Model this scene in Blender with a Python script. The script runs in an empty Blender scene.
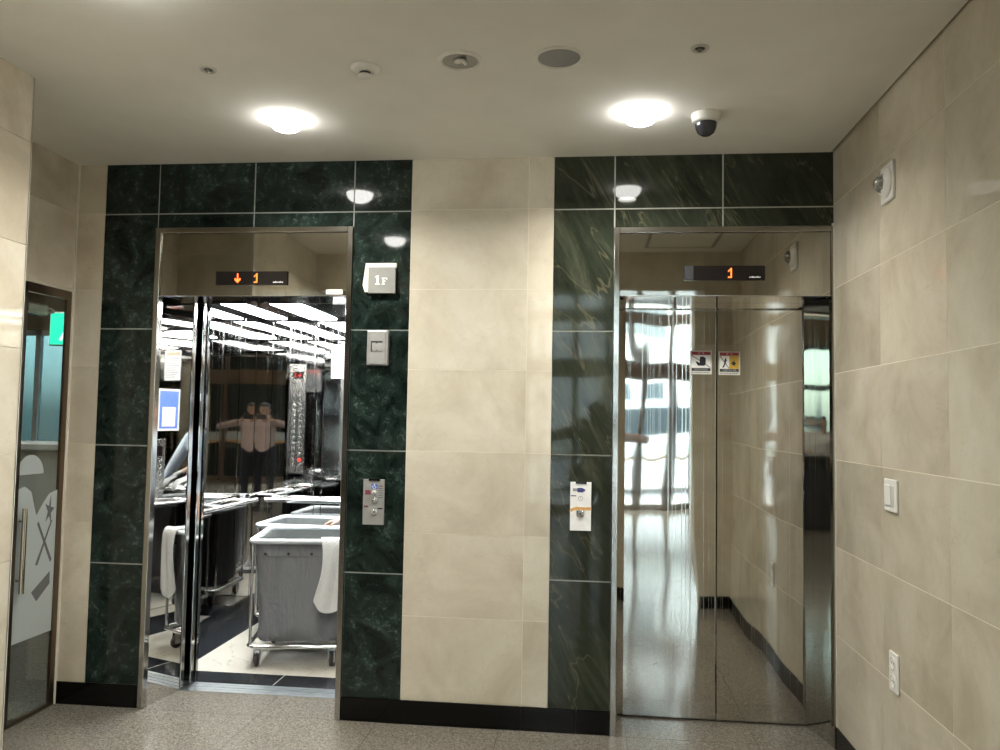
import bpy, bmesh, math, random
from mathutils import Vector, Matrix
random.seed(7)
S = bpy.context.scene
COL = S.collection
PI = math.pi

# ------------------------------------------------------------------ render look
S.view_settings.view_transform = 'Standard'
S.view_settings.look = 'None'
S.view_settings.gamma = 1.0
S.view_settings.exposure = 1.38
S.view_settings.use_curve_mapping = False
cy = S.cycles
cy.use_denoising = True
cy.max_bounces = 14
cy.diffuse_bounces = 5
cy.glossy_bounces = 10
cy.transmission_bounces = 8
cy.transparent_max_bounces = 16
cy.caustics_reflective = False
cy.caustics_refractive = False
cy.sample_clamp_indirect = 6.0
cy.blur_glossy = 0.1

# ------------------------------------------------------------------ key sizes (metres)
CEIL = 2.781
XR = 1.156          # face of the wall beside the lift on the right
XL = -2.675         # face of the recessed wall on the left
XP = -2.160         # face of the nearer wall on the left
B0 = 0.112          # top of the skirting
TOPO = 2.435        # top of the lift frames
TRB = 2.092         # underside of the panel above the lift doors

# ------------------------------------------------------------------ materials
MATS = {}


class NT:
    """small helper to wire nodes"""
    def __init__(self, name):
        self.m = bpy.data.materials.new(name)
        self.m.use_nodes = True
        self.t = self.m.node_tree
        self.t.nodes.clear()
        self.out = self.n('ShaderNodeOutputMaterial')

    def n(self, typ, **kw):
        nd = self.t.nodes.new(typ)
        for k, v in kw.items():
            if k in nd.inputs.keys() if isinstance(k, str) else False:
                nd.inputs[k].default_value = v
            else:
                setattr(nd, k, v)
        return nd

    def l(self, a, b):
        self.t.links.new(a, b)

    def math(self, op, a, b=None, clamp=False):
        nd = self.t.nodes.new('ShaderNodeMath')
        nd.operation = op
        nd.use_clamp = clamp
        for i, v in enumerate((a, b)):
            if v is None:
                continue
            if isinstance(v, (int, float)):
                nd.inputs[i].default_value = v
            else:
                self.l(v, nd.inputs[i])
        return nd.outputs[0]

    def ramp(self, fac, stops, interp='LINEAR'):
        nd = self.t.nodes.new('ShaderNodeValToRGB')
        nd.color_ramp.interpolation = interp
        els = nd.color_ramp.elements
        while len(els) < len(stops):
            els.new(0.5)
        for e, (p, c) in zip(els, stops):
            e.position = p
            e.color = (*c, 1) if len(c) == 3 else c
        self.l(fac, nd.inputs[0])
        return nd.outputs[0]

    def mix(self, fac, a, b, blend='MIX'):
        nd = self.t.nodes.new('ShaderNodeMix')
        nd.data_type = 'RGBA'
        nd.blend_type = blend
        for i, v in ((0, fac), (6, a), (7, b)):
            if isinstance(v, (int, float)):
                nd.inputs[i].default_value = v
            elif isinstance(v, tuple):
                nd.inputs[i].default_value = (*v, 1)
            else:
                self.l(v, nd.inputs[i])
        return nd.outputs[2]

    def coords(self, scale=(1, 1, 1), rot=(0, 0, 0), shift=None):
        tc = self.n('ShaderNodeTexCoord')
        mp = self.n('ShaderNodeMapping')
        mp.inputs['Scale'].default_value = scale
        mp.inputs['Rotation'].default_value = rot
        self.l(tc.outputs['Object'], mp.inputs['Vector'])
        if shift is not None:
            self.l(shift, mp.inputs['Location'])
        return mp.outputs[0]

    def noise(self, vec, scale, detail=4, rough=0.55, dist=0.0):
        nd = self.n('ShaderNodeTexNoise')
        nd.inputs['Scale'].default_value = scale
        nd.inputs['Detail'].default_value = detail
        nd.inputs['Roughness'].default_value = rough
        nd.inputs['Distortion'].default_value = dist
        if vec is not None:
            self.l(vec, nd.inputs['Vector'])
        return nd.outputs[0]

    def bsdf(self, color=None, rough=0.5, metal=0.0, normal=None, spec=0.5, coat=0.0, **kw):
        b = self.n('ShaderNodeBsdfPrincipled')
        def put(k, v):
            if v is None:
                return
            if isinstance(v, (int, float)):
                b.inputs[k].default_value = v
            elif isinstance(v, tuple):
                b.inputs[k].default_value = (*v, 1)
            else:
                self.l(v, b.inputs[k])
        put('Base Color', color)
        put('Roughness', rough)
        put('Metallic', metal)
        put('Normal', normal)
        put('Specular IOR Level', spec)
        put('Coat Weight', coat)
        for k, v in kw.items():
            put(k, v)
        self.l(b.outputs[0], self.out.inputs[0])
        return b

    def bump(self, h, strength=0.1, dist=0.01):
        nd = self.n('ShaderNodeBump')
        nd.inputs['Strength'].default_value = strength
        nd.inputs['Distance'].default_value = dist
        self.l(h, nd.inputs['Height'])
        return nd.outputs[0]


def plain(name, col, rough=0.5, metal=0.0, spec=0.5, var=0.06, vscale=30.0):
    """single colour with a faint grain of its own"""
    t = NT(name)
    v = t.noise(t.coords(), vscale, 3)
    lo = tuple(c * (1 - var) for c in col)
    hi = tuple(min(1, c * (1 + var)) for c in col)
    c = t.ramp(v, [(0.3, lo), (0.7, hi)])
    t.bsdf(c, rough, metal, None, spec)
    MATS[name] = t.m
    return t.m


def emit(name, col, strength):
    t = NT(name)
    e = t.n('ShaderNodeEmission')
    e.inputs[0].default_value = (*col, 1)
    e.inputs[1].default_value = strength
    t.l(e.outputs[0], t.out.inputs[0])
    MATS[name] = t.m
    return t.m


def mat_beige():
    t = NT('beige marble')
    g = t.n('ShaderNodeNewGeometry')
    rnd = g.outputs['Random Per Island']
    sh = t.math('MULTIPLY', rnd, 37.0)
    vec = t.coords((1, 1, 1), (0, 0, 0), sh)
    n1 = t.noise(vec, 2.6, 6, 0.6, 0.5)
    n2 = t.noise(vec, 11.0, 5, 0.65, 0.8)
    c = t.ramp(n1, [(0.32, (0.50, 0.445, 0.345)), (0.55, (0.63, 0.582, 0.475)), (0.75, (0.70, 0.665, 0.57))])
    c = t.mix(t.math('MULTIPLY', t.ramp(n2, [(0.5, (0, 0, 0)), (0.8, (1, 1, 1))]), 0.18), c, (0.42, 0.36, 0.27))
    # fine scratches of a darker vein, sparse
    vv = t.noise(vec, 4.0, 3, 0.5, 2.5)
    line = t.math('ABSOLUTE', t.math('SUBTRACT', vv, 0.5))
    lm = t.ramp(line, [(0.0, (1, 1, 1)), (0.006, (0, 0, 0))])
    c = t.mix(t.math('MULTIPLY', lm, 0.25), c, (0.40, 0.33, 0.24))
    tint = t.ramp(rnd, [(0.0, (0.90, 0.89, 0.87)), (0.5, (1.0, 1.0, 1.0)), (1.0, (1.04, 1.02, 1.0))])
    c = t.mix(1.0, c, tint, 'MULTIPLY')
    t.bsdf(c, 0.05, 0, None, 0.27)
    MATS['beige'] = t.m


def mat_green_left():
    t = NT('dark green marble')
    g = t.n('ShaderNodeNewGeometry')
    sh = t.math('MULTIPLY', g.outputs['Random Per Island'], 23.0)
    vec = t.coords((1, 1, 1), (0, 0, 0), sh)
    n1 = t.noise(vec, 7.0, 7, 0.62, 1.2)
    vo = t.n('ShaderNodeTexVoronoi')
    vo.feature = 'F1'
    vo.inputs['Scale'].default_value = 30.0
    t.l(vec, vo.inputs['Vector'])
    n3 = t.noise(vec, 42.0, 5, 0.7, 0.6)
    c = t.ramp(n1, [(0.36, (0.005, 0.009, 0.0075)), (0.56, (0.013, 0.0225, 0.0185)), (0.76, (0.034, 0.058, 0.048))])
    f = t.math('MULTIPLY', t.ramp(n3, [(0.54, (0, 0, 0)), (0.68, (1, 1, 1))]), t.ramp(n1, [(0.44, (0, 0, 0)), (0.62, (1, 1, 1))]))
    c = t.mix(t.math('MULTIPLY', f, 0.7), c, (0.12, 0.17, 0.15))
    vm = t.ramp(vo.outputs[0], [(0.0, (1, 1, 1)), (0.25, (0, 0, 0))])
    vm = t.math('MULTIPLY', vm, t.ramp(n1, [(0.52, (0, 0, 0)), (0.64, (1, 1, 1))]))
    c = t.mix(t.math('MULTIPLY', vm, 0.4), c, (0.08, 0.135, 0.11))
    t.bsdf(c, 0.045, 0, None, 0.34)
    MATS['green_l'] = t.m


def mat_green_right():
    t = NT('veined olive green marble')
    g = t.n('ShaderNodeNewGeometry')
    sh = t.math('MULTIPLY', g.outputs['Random Per Island'], 19.0)
    rot = t.coords((1, 1, 1), (0, math.radians(28), 0), sh)
    mp2 = t.n('ShaderNodeMapping')
    mp2.inputs['Scale'].default_value = (3.4, 1.0, 0.75)
    t.l(rot, mp2.inputs['Vector'])
    vec = mp2.outputs[0]
    n1 = t.noise(vec, 2.6, 8, 0.70, 0.6)
    n2 = t.noise(vec, 11.0, 7, 0.75, 0.8)
    c = t.ramp(n1, [(0.34, (0.012, 0.015, 0.010)), (0.55, (0.030, 0.036, 0.024)), (0.75, (0.085, 0.090, 0.060))])
    c = t.mix(t.math('MULTIPLY', t.ramp(n2, [(0.52, (0, 0, 0)), (0.74, (1, 1, 1))]), 0.35), c, (0.085, 0.088, 0.055))
    vv = t.noise(vec, 1.1, 4, 0.6, 0.5)
    ln = t.math('ABSOLUTE', t.math('SUBTRACT', vv, 0.47))
    vm = t.ramp(ln, [(0.0, (1, 1, 1)), (0.006, (0, 0, 0))])
    c = t.mix(t.math('MULTIPLY', vm, 0.45), c, (0.16, 0.145, 0.09))
    t.bsdf(c, 0.045, 0, None, 0.26)
    MATS['green_r'] = t.m


def mat_granite():
    t = NT('polished granite')
    g = t.n('ShaderNodeNewGeometry')
    vec = t.coords()
    vo = t.n('ShaderNodeTexVoronoi')
    vo.inputs['Scale'].default_value = 210.0
    t.l(vec, vo.inputs['Vector'])
    sx = t.n('ShaderNodeSeparateColor')
    t.l(vo.outputs['Color'], sx.inputs[0])
    c = t.ramp(sx.outputs[0], [(0.0, (0.048, 0.042, 0.033)), (0.3, (0.130, 0.117, 0.096)), (0.65, (0.215, 0.196, 0.166)), (1.0, (0.36, 0.335, 0.29))])
    n = t.noise(vec, 60, 4, 0.6)
    c = t.mix(0.5, c, t.ramp(n, [(0.35, (0.105, 0.094, 0.077)), (0.65, (0.235, 0.215, 0.183))]))
    tint = t.ramp(g.outputs['Random Per Island'], [(0, (0.93, 0.93, 0.93)), (1, (1.04, 1.03, 1.02))])
    c = t.mix(1.0, c, tint, 'MULTIPLY')
    t.bsdf(c, 0.13, 0, None, 0.45)
    MATS['granite'] = t.m


def mat_mirror(key, name, col, rough=0.025, wave=0.0, stripes=False, axis='X', seed=0.0, dens=46.0, wx=1.2, wz=0.7, br=0.13, bc=0.6):
    """polished stainless steel, optionally with fine etched vertical lines and a slightly buckled sheet"""
    t = NT(name)
    tc = t.n('ShaderNodeTexCoord')
    sep = t.n('ShaderNodeSeparateXYZ')
    t.l(tc.outputs['Object'], sep.inputs[0])
    x = sep.outputs[axis]
    colr, rg = col, rough
    if stripes:
        nd = t.n('ShaderNodeTexNoise')
        nd.noise_dimensions = '1D'
        nd.inputs['Scale'].default_value = dens
        nd.inputs['Detail'].default_value = 1.0
        t.l(t.math('ADD', x, seed), nd.inputs['W'])
        band = t.ramp(nd.outputs[0], [(0.585, (0, 0, 0)), (0.592, (1, 1, 1)), (0.632, (1, 1, 1)), (0.640, (0, 0, 0))])
        colr = t.mix(t.math('MULTIPLY', band, bc), col, tuple(min(1, c * 1.35) for c in col))
        rg = t.math('ADD', t.math('MULTIPLY', band, br), rough)
    nrm = None
    if wave > 0:
        vec = t.coords((wx, wx, wz))
        h = t.noise(vec, 2.3, 1, 0.4)
        nrm = t.bump(h, 1.0, wave)
    t.bsdf(colr, rg, 1.0, nrm)
    MATS[key] = t.m


def mat_glass(key, name, tint, refl=1.0, haze=0.0):
    t = NT(name)
    tr = t.n('ShaderNodeBsdfTransparent')
    tr.inputs[0].default_value = (*tint, 1)
    gl = t.n('ShaderNodeBsdfGlossy')
    gl.inputs['Roughness'].default_value = 0.01
    lw = t.n('ShaderNodeLayerWeight')
    lw.inputs[0].default_value = 0.5
    fr = t.math('ADD', t.math('MULTIPLY', t.math('POWER', lw.outputs['Facing'], 5.0), 0.92), 0.045)
    mx = t.n('ShaderNodeMixShader')
    t.l(t.math('MULTIPLY', fr, refl), mx.inputs[0])
    t.l(tr.outputs[0], mx.inputs[1])
    t.l(gl.outputs[0], mx.inputs[2])
    last = mx.outputs[0]
    if haze > 0:
        df = t.n('ShaderNodeBsdfDiffuse')
        df.inputs[0].default_value = (0.8, 0.84, 0.84, 1)
        tl = t.n('ShaderNodeBsdfTranslucent')
        tl.inputs[0].default_value = (0.8, 0.84, 0.84, 1)
        ad = t.n('ShaderNodeMixShader')
        ad.inputs[0].default_value = 0.5
        t.l(df.outputs[0], ad.inputs[1]); t.l(tl.outputs[0], ad.inputs[2])
        m2 = t.n('ShaderNodeMixShader')
        m2.inputs[0].default_value = haze
        t.l(last, m2.inputs[1]); t.l(ad.outputs[0], m2.inputs[2])
        last = m2.outputs[0]
    t.l(last, t.out.inputs[0])
    MATS[key] = t.m


def mat_cream_floor():
    t = NT('cream marble floor')
    vec = t.coords()
    n1 = t.noise(vec, 3.0, 5, 0.6, 0.6)
    c = t.ramp(n1, [(0.3, (0.60, 0.56, 0.46)), (0.7, (0.74, 0.71, 0.62))])
    vv = t.noise(vec, 2.0, 4, 0.6, 1.4)
    lm = t.ramp(t.math('ABSOLUTE', t.math('SUBTRACT', vv, 0.52)), [(0.0, (1, 1, 1)), (0.005, (0, 0, 0))])
    c = t.mix(t.math('MULTIPLY', lm, 0.5), c, (0.22, 0.17, 0.12))
    t.bsdf(c, 0.12, 0, None, 0.45)
    MATS['cream'] = t.m


def mat_canvas():
    t = NT('grey canvas')
    vec = t.coords((1, 1, 1))
    n = t.noise(vec, 260, 2, 0.5)
    n2 = t.noise(t.coords((3, 3, 1)), 3.5, 3, 0.5, 0.4)
    c = t.ramp(n, [(0.3, (0.225, 0.227, 0.242)), (0.7, (0.28, 0.283, 0.30))])
    t.bsdf(c, 0.62, 0, t.bump(n2, 0.8, 0.07), 0.35)
    MATS['canvas'] = t.m


def mat_towel():
    t = NT('white terry cloth')
    n = t.noise(t.coords(), 140, 3, 0.6)
    c = t.ramp(n, [(0.3, (0.84, 0.83, 0.81)), (0.7, (0.95, 0.945, 0.93))])
    t.bsdf(c, 0.95, 0, t.bump(n, 0.9, 0.006), 0.1)
    MATS['towel'] = t.m


mat_beige(); mat_green_left(); mat_green_right(); mat_granite(); mat_cream_floor(); mat_canvas(); mat_towel()
mat_mirror('mir_hall', 'mirror steel of the hall doors', (0.56, 0.545, 0.50), 0.03, 0.0030, True, 'X', 3.1, 52.0, 1.6, 0.55)
mat_mirror('mir_trans', 'mirror steel over the doors', (0.47, 0.455, 0.405), 0.03, 0.0004)
mat_mirror('mir_rev', 'mirror steel of the reveals', (0.66, 0.65, 0.62), 0.02, 0.0006)
mat_mirror('mir_car_x', 'etched mirror steel of the car end', (0.60, 0.595, 0.58), 0.02, 0.0007, True, 'X', 1.3, 40.0, br=0.07, bc=0.35)
mat_mirror('mir_car_y', 'etched mirror steel of the car side', (0.60, 0.595, 0.58), 0.02, 0.0007, True, 'Y', 5.3, 40.0, br=0.07, bc=0.35)
mat_mirror('mir_car', 'mirror steel of the car', (0.74, 0.735, 0.72), 0.02, 0.0004)
mat_mirror('mir_front', 'dark steel of the car front', (0.26, 0.26, 0.255), 0.05)
mat_mirror('satin', 'satin steel', (0.52, 0.51, 0.49), 0.24)
mat_mirror('chrome', 'chrome', (0.78, 0.78, 0.77), 0.08)
mat_mirror('casing', 'polished steel casing', (0.44, 0.425, 0.39), 0.13)
mat_mirror('alu', 'aluminium sill', (0.80, 0.83, 0.87), 0.30)
mat_mirror('bronze', 'bronze door frame', (0.20, 0.155, 0.115), 0.32)
mat_glass('glass', 'clear glass', (0.90, 0.96, 0.95), 1.0)
mat_glass('teal_glass', 'teal glass', (0.24, 0.29, 0.285), 1.0)
mat_glass('side_glass', 'bluish glass', (0.15, 0.20, 0.21), 1.0)
mat_glass('film', 'frosted film', (0.80, 0.90, 0.90), 0.6, 0.75)
plain('ceiling', (0.84, 0.835, 0.79), 0.9, 0, 0.2, 0.02, 6)
plain('white_paint', (0.72, 0.71, 0.68), 0.6, 0, 0.3, 0.03)
plain('grout_l', (0.36, 0.38, 0.35), 0.8)
plain('grout_r', (0.46, 0.46, 0.40), 0.8)
plain('grout_b', (0.76, 0.71, 0.59), 0.8)
plain('grout_f', (0.035, 0.03, 0.026), 0.9)
plain('sealant', (0.66, 0.64, 0.57), 0.5)
plain('black_stone', (0.004, 0.0038, 0.0036), 0.10, 0, 0.22, 0.3, 80)
plain('dark_gap', (0.018, 0.015, 0.012), 0.8)
plain('black_granite', (0.022, 0.024, 0.028), 0.12, 0, 0.45, 0.25, 160)
plain('white_plastic', (0.78, 0.77, 0.73), 0.35, 0, 0.45, 0.02)
plain('grey_plastic', (0.33, 0.33, 0.32), 0.4)
plain('speaker_mesh', (0.30, 0.305, 0.31), 0.6, 0.1, 0.4, 0.35, 900)
plain('dark_plastic', (0.03, 0.03, 0.033), 0.35)
plain('black_plastic', (0.010, 0.008, 0.008), 0.12)
plain('smoked_dome', (0.035, 0.037, 0.045), 0.05, 0, 0.6)
plain('brushed', (0.36, 0.355, 0.34), 0.38, 0.35, 0.4)
plain('dark_panel', (0.012, 0.018, 0.018), 0.08)
plain('reflector', (0.22, 0.215, 0.20), 0.3, 0.6)
plain('lens_clear', (0.36, 0.35, 0.32), 0.12, 0.6)
plain('cream_plate', (0.80, 0.79, 0.66), 0.45)
plain('grey_plate', (0.255, 0.255, 0.235), 0.4)
plain('bright_white', (0.93, 0.93, 0.92), 0.4)
plain('white_ink', (0.85, 0.85, 0.83), 0.5)
plain('red_ink', (0.30, 0.025, 0.03), 0.5)
plain('red_text', (0.72, 0.16, 0.10), 0.5)
plain('black_ink', (0.012, 0.012, 0.016), 0.5)
plain('yellow_ink', (0.55, 0.33, 0.03), 0.5)
plain('blue_ink', (0.07, 0.14, 0.46), 0.5)
plain('navy_ink', (0.05, 0.06, 0.22), 0.5)
plain('orange_ink', (0.72, 0.40, 0.13), 0.5)
plain('maroon_ink', (0.20, 0.04, 0.065), 0.5)
plain('grey_ink', (0.13, 0.13, 0.14), 0.5)
plain('paper', (0.80, 0.80, 0.78), 0.7)
plain('notice_paper', (0.36, 0.36, 0.35), 0.7)
plain('sticker', (0.58, 0.57, 0.53), 0.5)
plain('rim_vinyl', (0.74, 0.78, 0.80), 0.4, 0, 0.4, 0.05)
plain('bag_inside', (0.17, 0.185, 0.175), 0.7)
plain('rubber', (0.045, 0.03, 0.028), 0.6)
plain('red_hub', (0.30, 0.03, 0.025), 0.5)
plain('skin', (0.53, 0.33, 0.235), 0.55)
plain('lips', (0.42, 0.16, 0.13), 0.5)
plain('eye', (0.05, 0.03, 0.025), 0.2)
plain('hair', (0.018, 0.013, 0.011), 0.45, 0, 0.4, 0.3, 120)
plain('pink_shirt', (0.66, 0.53, 0.52), 0.85, 0, 0.2)
plain('navy_cloth', (0.018, 0.02, 0.03), 0.85)
plain('grey_shirt', (0.42, 0.47, 0.52), 0.85)
plain('black_cloth', (0.014, 0.014, 0.016), 0.85)
plain('glove', (0.72, 0.72, 0.70), 0.85)
plain('shoe', (0.03, 0.028, 0.026), 0.5)
plain('desk_front', (0.050, 0.053, 0.062), 0.35, 0, 0.4, 0.15, 40)
plain('desk_top', (0.10, 0.10, 0.11), 0.15)
plain('lobby_wall', (0.34, 0.27, 0.19), 0.4, 0, 0.4, 0.12, 3)
plain('dark_wood', (0.06, 0.04, 0.028), 0.35, 0, 0.4, 0.3, 12)
plain('shaft', (0.03, 0.03, 0.03), 0.9)
plain('asphalt', (0.30, 0.30, 0.30), 0.9, 0, 0.2, 0.15, 5)
plain('facade_paint', (0.55, 0.56, 0.56), 0.9, 0, 0.2, 0.08, 1.5)
plain('window_dark', (0.07, 0.09, 0.10), 0.08)
plain('van_paint', (0.80, 0.82, 0.84), 0.2, 0, 0.5, 0.02)
plain('soil', (0.05, 0.035, 0.025), 0.9)
emit('lamp', (1.0, 0.98, 0.93), 13.0)
emit('lamp_lobby', (1.0, 0.955, 0.85), 78.0)
emit('car_light', (0.95, 0.98, 1.0), 22.0)
emit('side_fill', (1.0, 0.96, 0.9), 5.0)
emit('led', (1.0, 0.17, 0.03), 1.5)
emit('led_red', (1.0, 0.05, 0.03), 1.3)
emit('exit_green', (0.02, 0.75, 0.42), 0.7)
emit('exit_white', (0.8, 1.0, 0.92), 0.8)
emit('blue_led', (0.10, 0.28, 1.0), 0.9)


# ------------------------------------------------------------------ mesh builder
class MB:
    def __init__(self):
        self.v, self.f, self.mi, self.sm = [], [], [], []

    def add(self, vs, fs, mi=0, smooth=False):
        o = len(self.v)
        self.v += [tuple(x) for x in vs]
        for f in fs:
            self.f.append([o + i for i in f]); self.mi.append(mi); self.sm.append(smooth)
        return self

    def bm(self, b, mi=0, smooth=False):
        b.verts.index_update()
        self.add([v.co[:] for v in b.verts], [[v.index for v in f.verts] for f in b.faces], mi, smooth)
        b.free()
        return self

    def box(self, x0, x1, y0, y1, z0, z1, mi=0, bev=0.0, seg=2):
        x0, x1 = min(x0, x1), max(x0, x1); y0, y1 = min(y0, y1), max(y0, y1); z0, z1 = min(z0, z1), max(z0, z1)
        if bev <= 0:
            vs = [(x, y, z) for z in (z0, z1) for y in (y0, y1) for x in (x0, x1)]
            return self.add(vs, [(0, 2, 3, 1), (4, 5, 7, 6), (0, 1, 5, 4), (2, 6, 7, 3), (0, 4, 6, 2), (1, 3, 7, 5)], mi)
        b = bmesh.new()
        bmesh.ops.create_cube(b, size=1)
        for v in b.verts:
            v.co = ((x0 + x1) / 2 + v.co.x * (x1 - x0), (y0 + y1) / 2 + v.co.y * (y1 - y0), (z0 + z1) / 2 + v.co.z * (z1 - z0))
        bmesh.ops.bevel(b, geom=b.edges[:], offset=bev, segments=seg, affect='EDGES', profile=0.5)
        return self.bm(b, mi)

    def prism(self, poly, axis, a0, a1, mi=0):
        """polygon (2-D, in the two other axes, in order) pushed from a0 to a1 along axis"""
        n = len(poly)
        def P(p, a):
            return (a, p[0], p[1]) if axis == 'x' else ((p[0], a, p[1]) if axis == 'y' else (p[0], p[1], a))
        vs = [P(p, a0) for p in poly] + [P(p, a1) for p in poly]
        fs = [list(range(n))[::-1], list(range(n, 2 * n))] + [(i, (i + 1) % n, n + (i + 1) % n, n + i) for i in range(n)]
        return self.add(vs, fs, mi)

    def lathe(self, prof, c=(0, 0, 0), axis='z', n=40, mi=0, smooth=True, flip=False):
        """profile [(r, h)] turned about an axis through c"""
        vs, fs = [], []
        for r, h in prof:
            for k in range(n):
                a = 2 * PI * k / n
                u, w = r * math.cos(a), r * math.sin(a)
                p = (u, w, h) if axis == 'z' else ((h, u, w) if axis == 'x' else (w, h, u))
                vs.append((c[0] + p[0], c[1] + p[1], c[2] + p[2]))
        m = len(prof)
        for i in range(m - 1):
            for k in range(n):
                k2 = (k + 1) % n
                q = (i * n + k, i * n + k2, (i + 1) * n + k2, (i + 1) * n + k)
                fs.append(q if not flip else q[::-1])
        ring_shape = prof[0][0] > 1e-5 and prof[-1][0] > 1e-5 and abs(prof[0][1] - prof[-1][1]) < 1e-6
        for i, rev in ((0, True), (m - 1, False)):
            if prof[i][0] > 1e-5 and not ring_shape:
                ring = [i * n + k for k in range(n)]
                fs.append(ring[::-1] if rev != flip else ring)
        return self.add(vs, fs, mi, smooth)

    def tube(self, pts, r, n=12, mi=0, closed=False, caps=True):
        P = [Vector(p) for p in pts]
        R = r if isinstance(r, (list, tuple)) else [r] * len(P)
        vs, fs = [], []
        ref = None
        m = len(P)
        for i in range(m):
            if closed:
                d = (P[(i + 1) % m] - P[i - 1]).normalized()
            else:
                d = (P[min(i + 1, m - 1)] - P[max(i - 1, 0)]).normalized()
            if ref is None:
                ref = Vector((0, 0, 1)) if abs(d.z) < 0.9 else Vector((1, 0, 0))
            u = (ref - d * ref.dot(d)).normalized(); w = d.cross(u); ref = u
            for k in range(n):
                a = 2 * PI * k / n
                vs.append(tuple(P[i] + (u * math.cos(a) + w * math.sin(a)) * R[i]))
        for i in range(m if closed else m - 1):
            j = (i + 1) % m
            for k in range(n):
                k2 = (k + 1) % n
                fs.append((i * n + k, i * n + k2, j * n + k2, j * n + k))
        if not closed and caps:
            fs.append(list(range(n))[::-1]); fs.append([(m - 1) * n + k for k in range(n)])
        return self.add(vs, fs, mi, True)

    def capsule(self, p0, p1, r0, r1, n=14, mi=0, sq=1.0, side=None):
        """tapered round-ended limb; sq flattens it across `side`"""
        p0, p1 = Vector(p0), Vector(p1)
        d = p1 - p0
        L = max(d.length, 1e-6); d = d / L
        ref = Vector(side) if side is not None else (Vector((0, 0, 1)) if abs(d.z) < 0.9 else Vector((0, 1, 0)))
        u = (ref - d * ref.dot(d)).normalized(); w = d.cross(u)
        prof = [(r0 * math.sin(a), -r0 * math.cos(a)) for a in (0.15, 0.6, 1.1)] + [(r0, 0), ((r0 + r1) / 2, L / 2), (r1, L)] + \
               [(r1 * math.cos(a), L + r1 * math.sin(a)) for a in (0.5, 1.0, 1.45)]
        vs, fs = [], []
        for r, h in prof:
            for k in range(n):
                a = 2 * PI * k / n
                vs.append(tuple(p0 + d * h + u * (math.cos(a) * r * sq) + w * (math.sin(a) * r)))
        m = len(prof)
        for i in range(m - 1):
            for k in range(n):
                fs.append((i * n + k, i * n + (k + 1) % n, (i + 1) * n + (k + 1) % n, (i + 1) * n + k))
        fs.append(list(range(n))[::-1]); fs.append([(m - 1) * n + k for k in range(n)])
        return self.add(vs, fs, mi, True)

    def ball(self, c, r, mi=0, n=2):
        b = bmesh.new()
        bmesh.ops.create_icosphere(b, subdivisions=n, radius=1)
        rr = r if isinstance(r, (tuple, list)) else (r, r, r)
        for v in b.verts:
            v.co = (c[0] + v.co.x * rr[0], c[1] + v.co.y * rr[1], c[2] + v.co.z * rr[2])
        return self.bm(b, mi, True)

    def xform(self, M):
        self.v = [tuple(M @ Vector(v)) for v in self.v]
        return self

    def text(self, s, size, fn, depth=0.0006, mi=0, shear=0.0, align='CENTER'):
        cu = bpy.data.curves.new('lettering', 'FONT')
        cu.body = s; cu.size = size; cu.extrude = depth; cu.align_x = align; cu.align_y = 'CENTER'; cu.shear = shear
        cu.resolution_u = 3
        ob = bpy.data.objects.new('lettering', cu)
        COL.objects.link(ob)
        bpy.context.view_layer.update()
        me = bpy.data.meshes.new_from_object(ob.evaluated_get(bpy.context.evaluated_depsgraph_get()))
        self.add([fn(*v.co) for v in me.vertices], [list(p.vertices) for p in me.polygons], mi)
        bpy.data.objects.remove(ob); bpy.data.curves.remove(cu); bpy.data.meshes.remove(me)
        return self

    def build(self, name, mats, parent=None, kind=None, label=None, loc=None):
        """link as one mesh object; coordinates are world ones, moved into the root's frame"""
        off = Vector((0, 0, 0))
        if parent is not None:
            r = parent
            while r.parent is not None:
                r = r.parent
            off = r.location
        elif loc is not None:
            off = Vector(loc)
        me = bpy.data.meshes.new(name)
        me.from_pydata([tuple(Vector(v) - off) for v in self.v], [], self.f)
        if not isinstance(mats, (list, tuple)):
            mats = [mats]
        for m in mats:
            me.materials.append(MATS[m] if isinstance(m, str) else m)
        me.polygons.foreach_set('material_index', self.mi)
        me.polygons.foreach_set('use_smooth', self.sm)
        me.update()
        ob = bpy.data.objects.new(name, me)
        COL.objects.link(ob)
        if parent is not None:
            ob.parent = parent
        elif loc is not None:
            ob.location = loc
        if any(self.sm):
            try:
                me.set_sharp_from_angle(angle=math.radians(38))
            except Exception:
                pass
        if kind:
            ob['kind'] = kind
        if label:
            ob['label'] = label
        return ob


def thing(name, label, cat, loc=(0, 0, 0), group=None):
    o = bpy.data.objects.new(name, None)
    o.empty_display_size = 0.05
    COL.objects.link(o)
    o.location = loc
    o['label'] = label; o['category'] = cat
    if group:
        o['group'] = group
    return o


def tag(o, label, cat, group=None, kind=None):
    o['label'] = label; o['category'] = cat
    if group:
        o['group'] = group
    if kind:
        o['kind'] = kind
    return o


def dup(root, loc, label, group=None):
    r = root.copy(); COL.objects.link(r); r.location = loc; r['label'] = label
    if group:
        r['group'] = group
    for ch in list(root.children):
        c = ch.copy(); COL.objects.link(c); c.parent = r
        for g in list(ch.children):
            d = g.copy(); COL.objects.link(d); d.parent = c
    return r


def struct(mb, name, mats, parent=None, label=None):
    return mb.build(name, mats, parent, kind='structure' if parent is None else None, label=label)


# tiles: separate slabs over a backing, one mesh
def cuts(a, b, seams):
    s = [a] + sorted(x for x in seams if a + 0.004 < x < b - 0.004) + [b]
    return list(zip(s[:-1], s[1:]))


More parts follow.
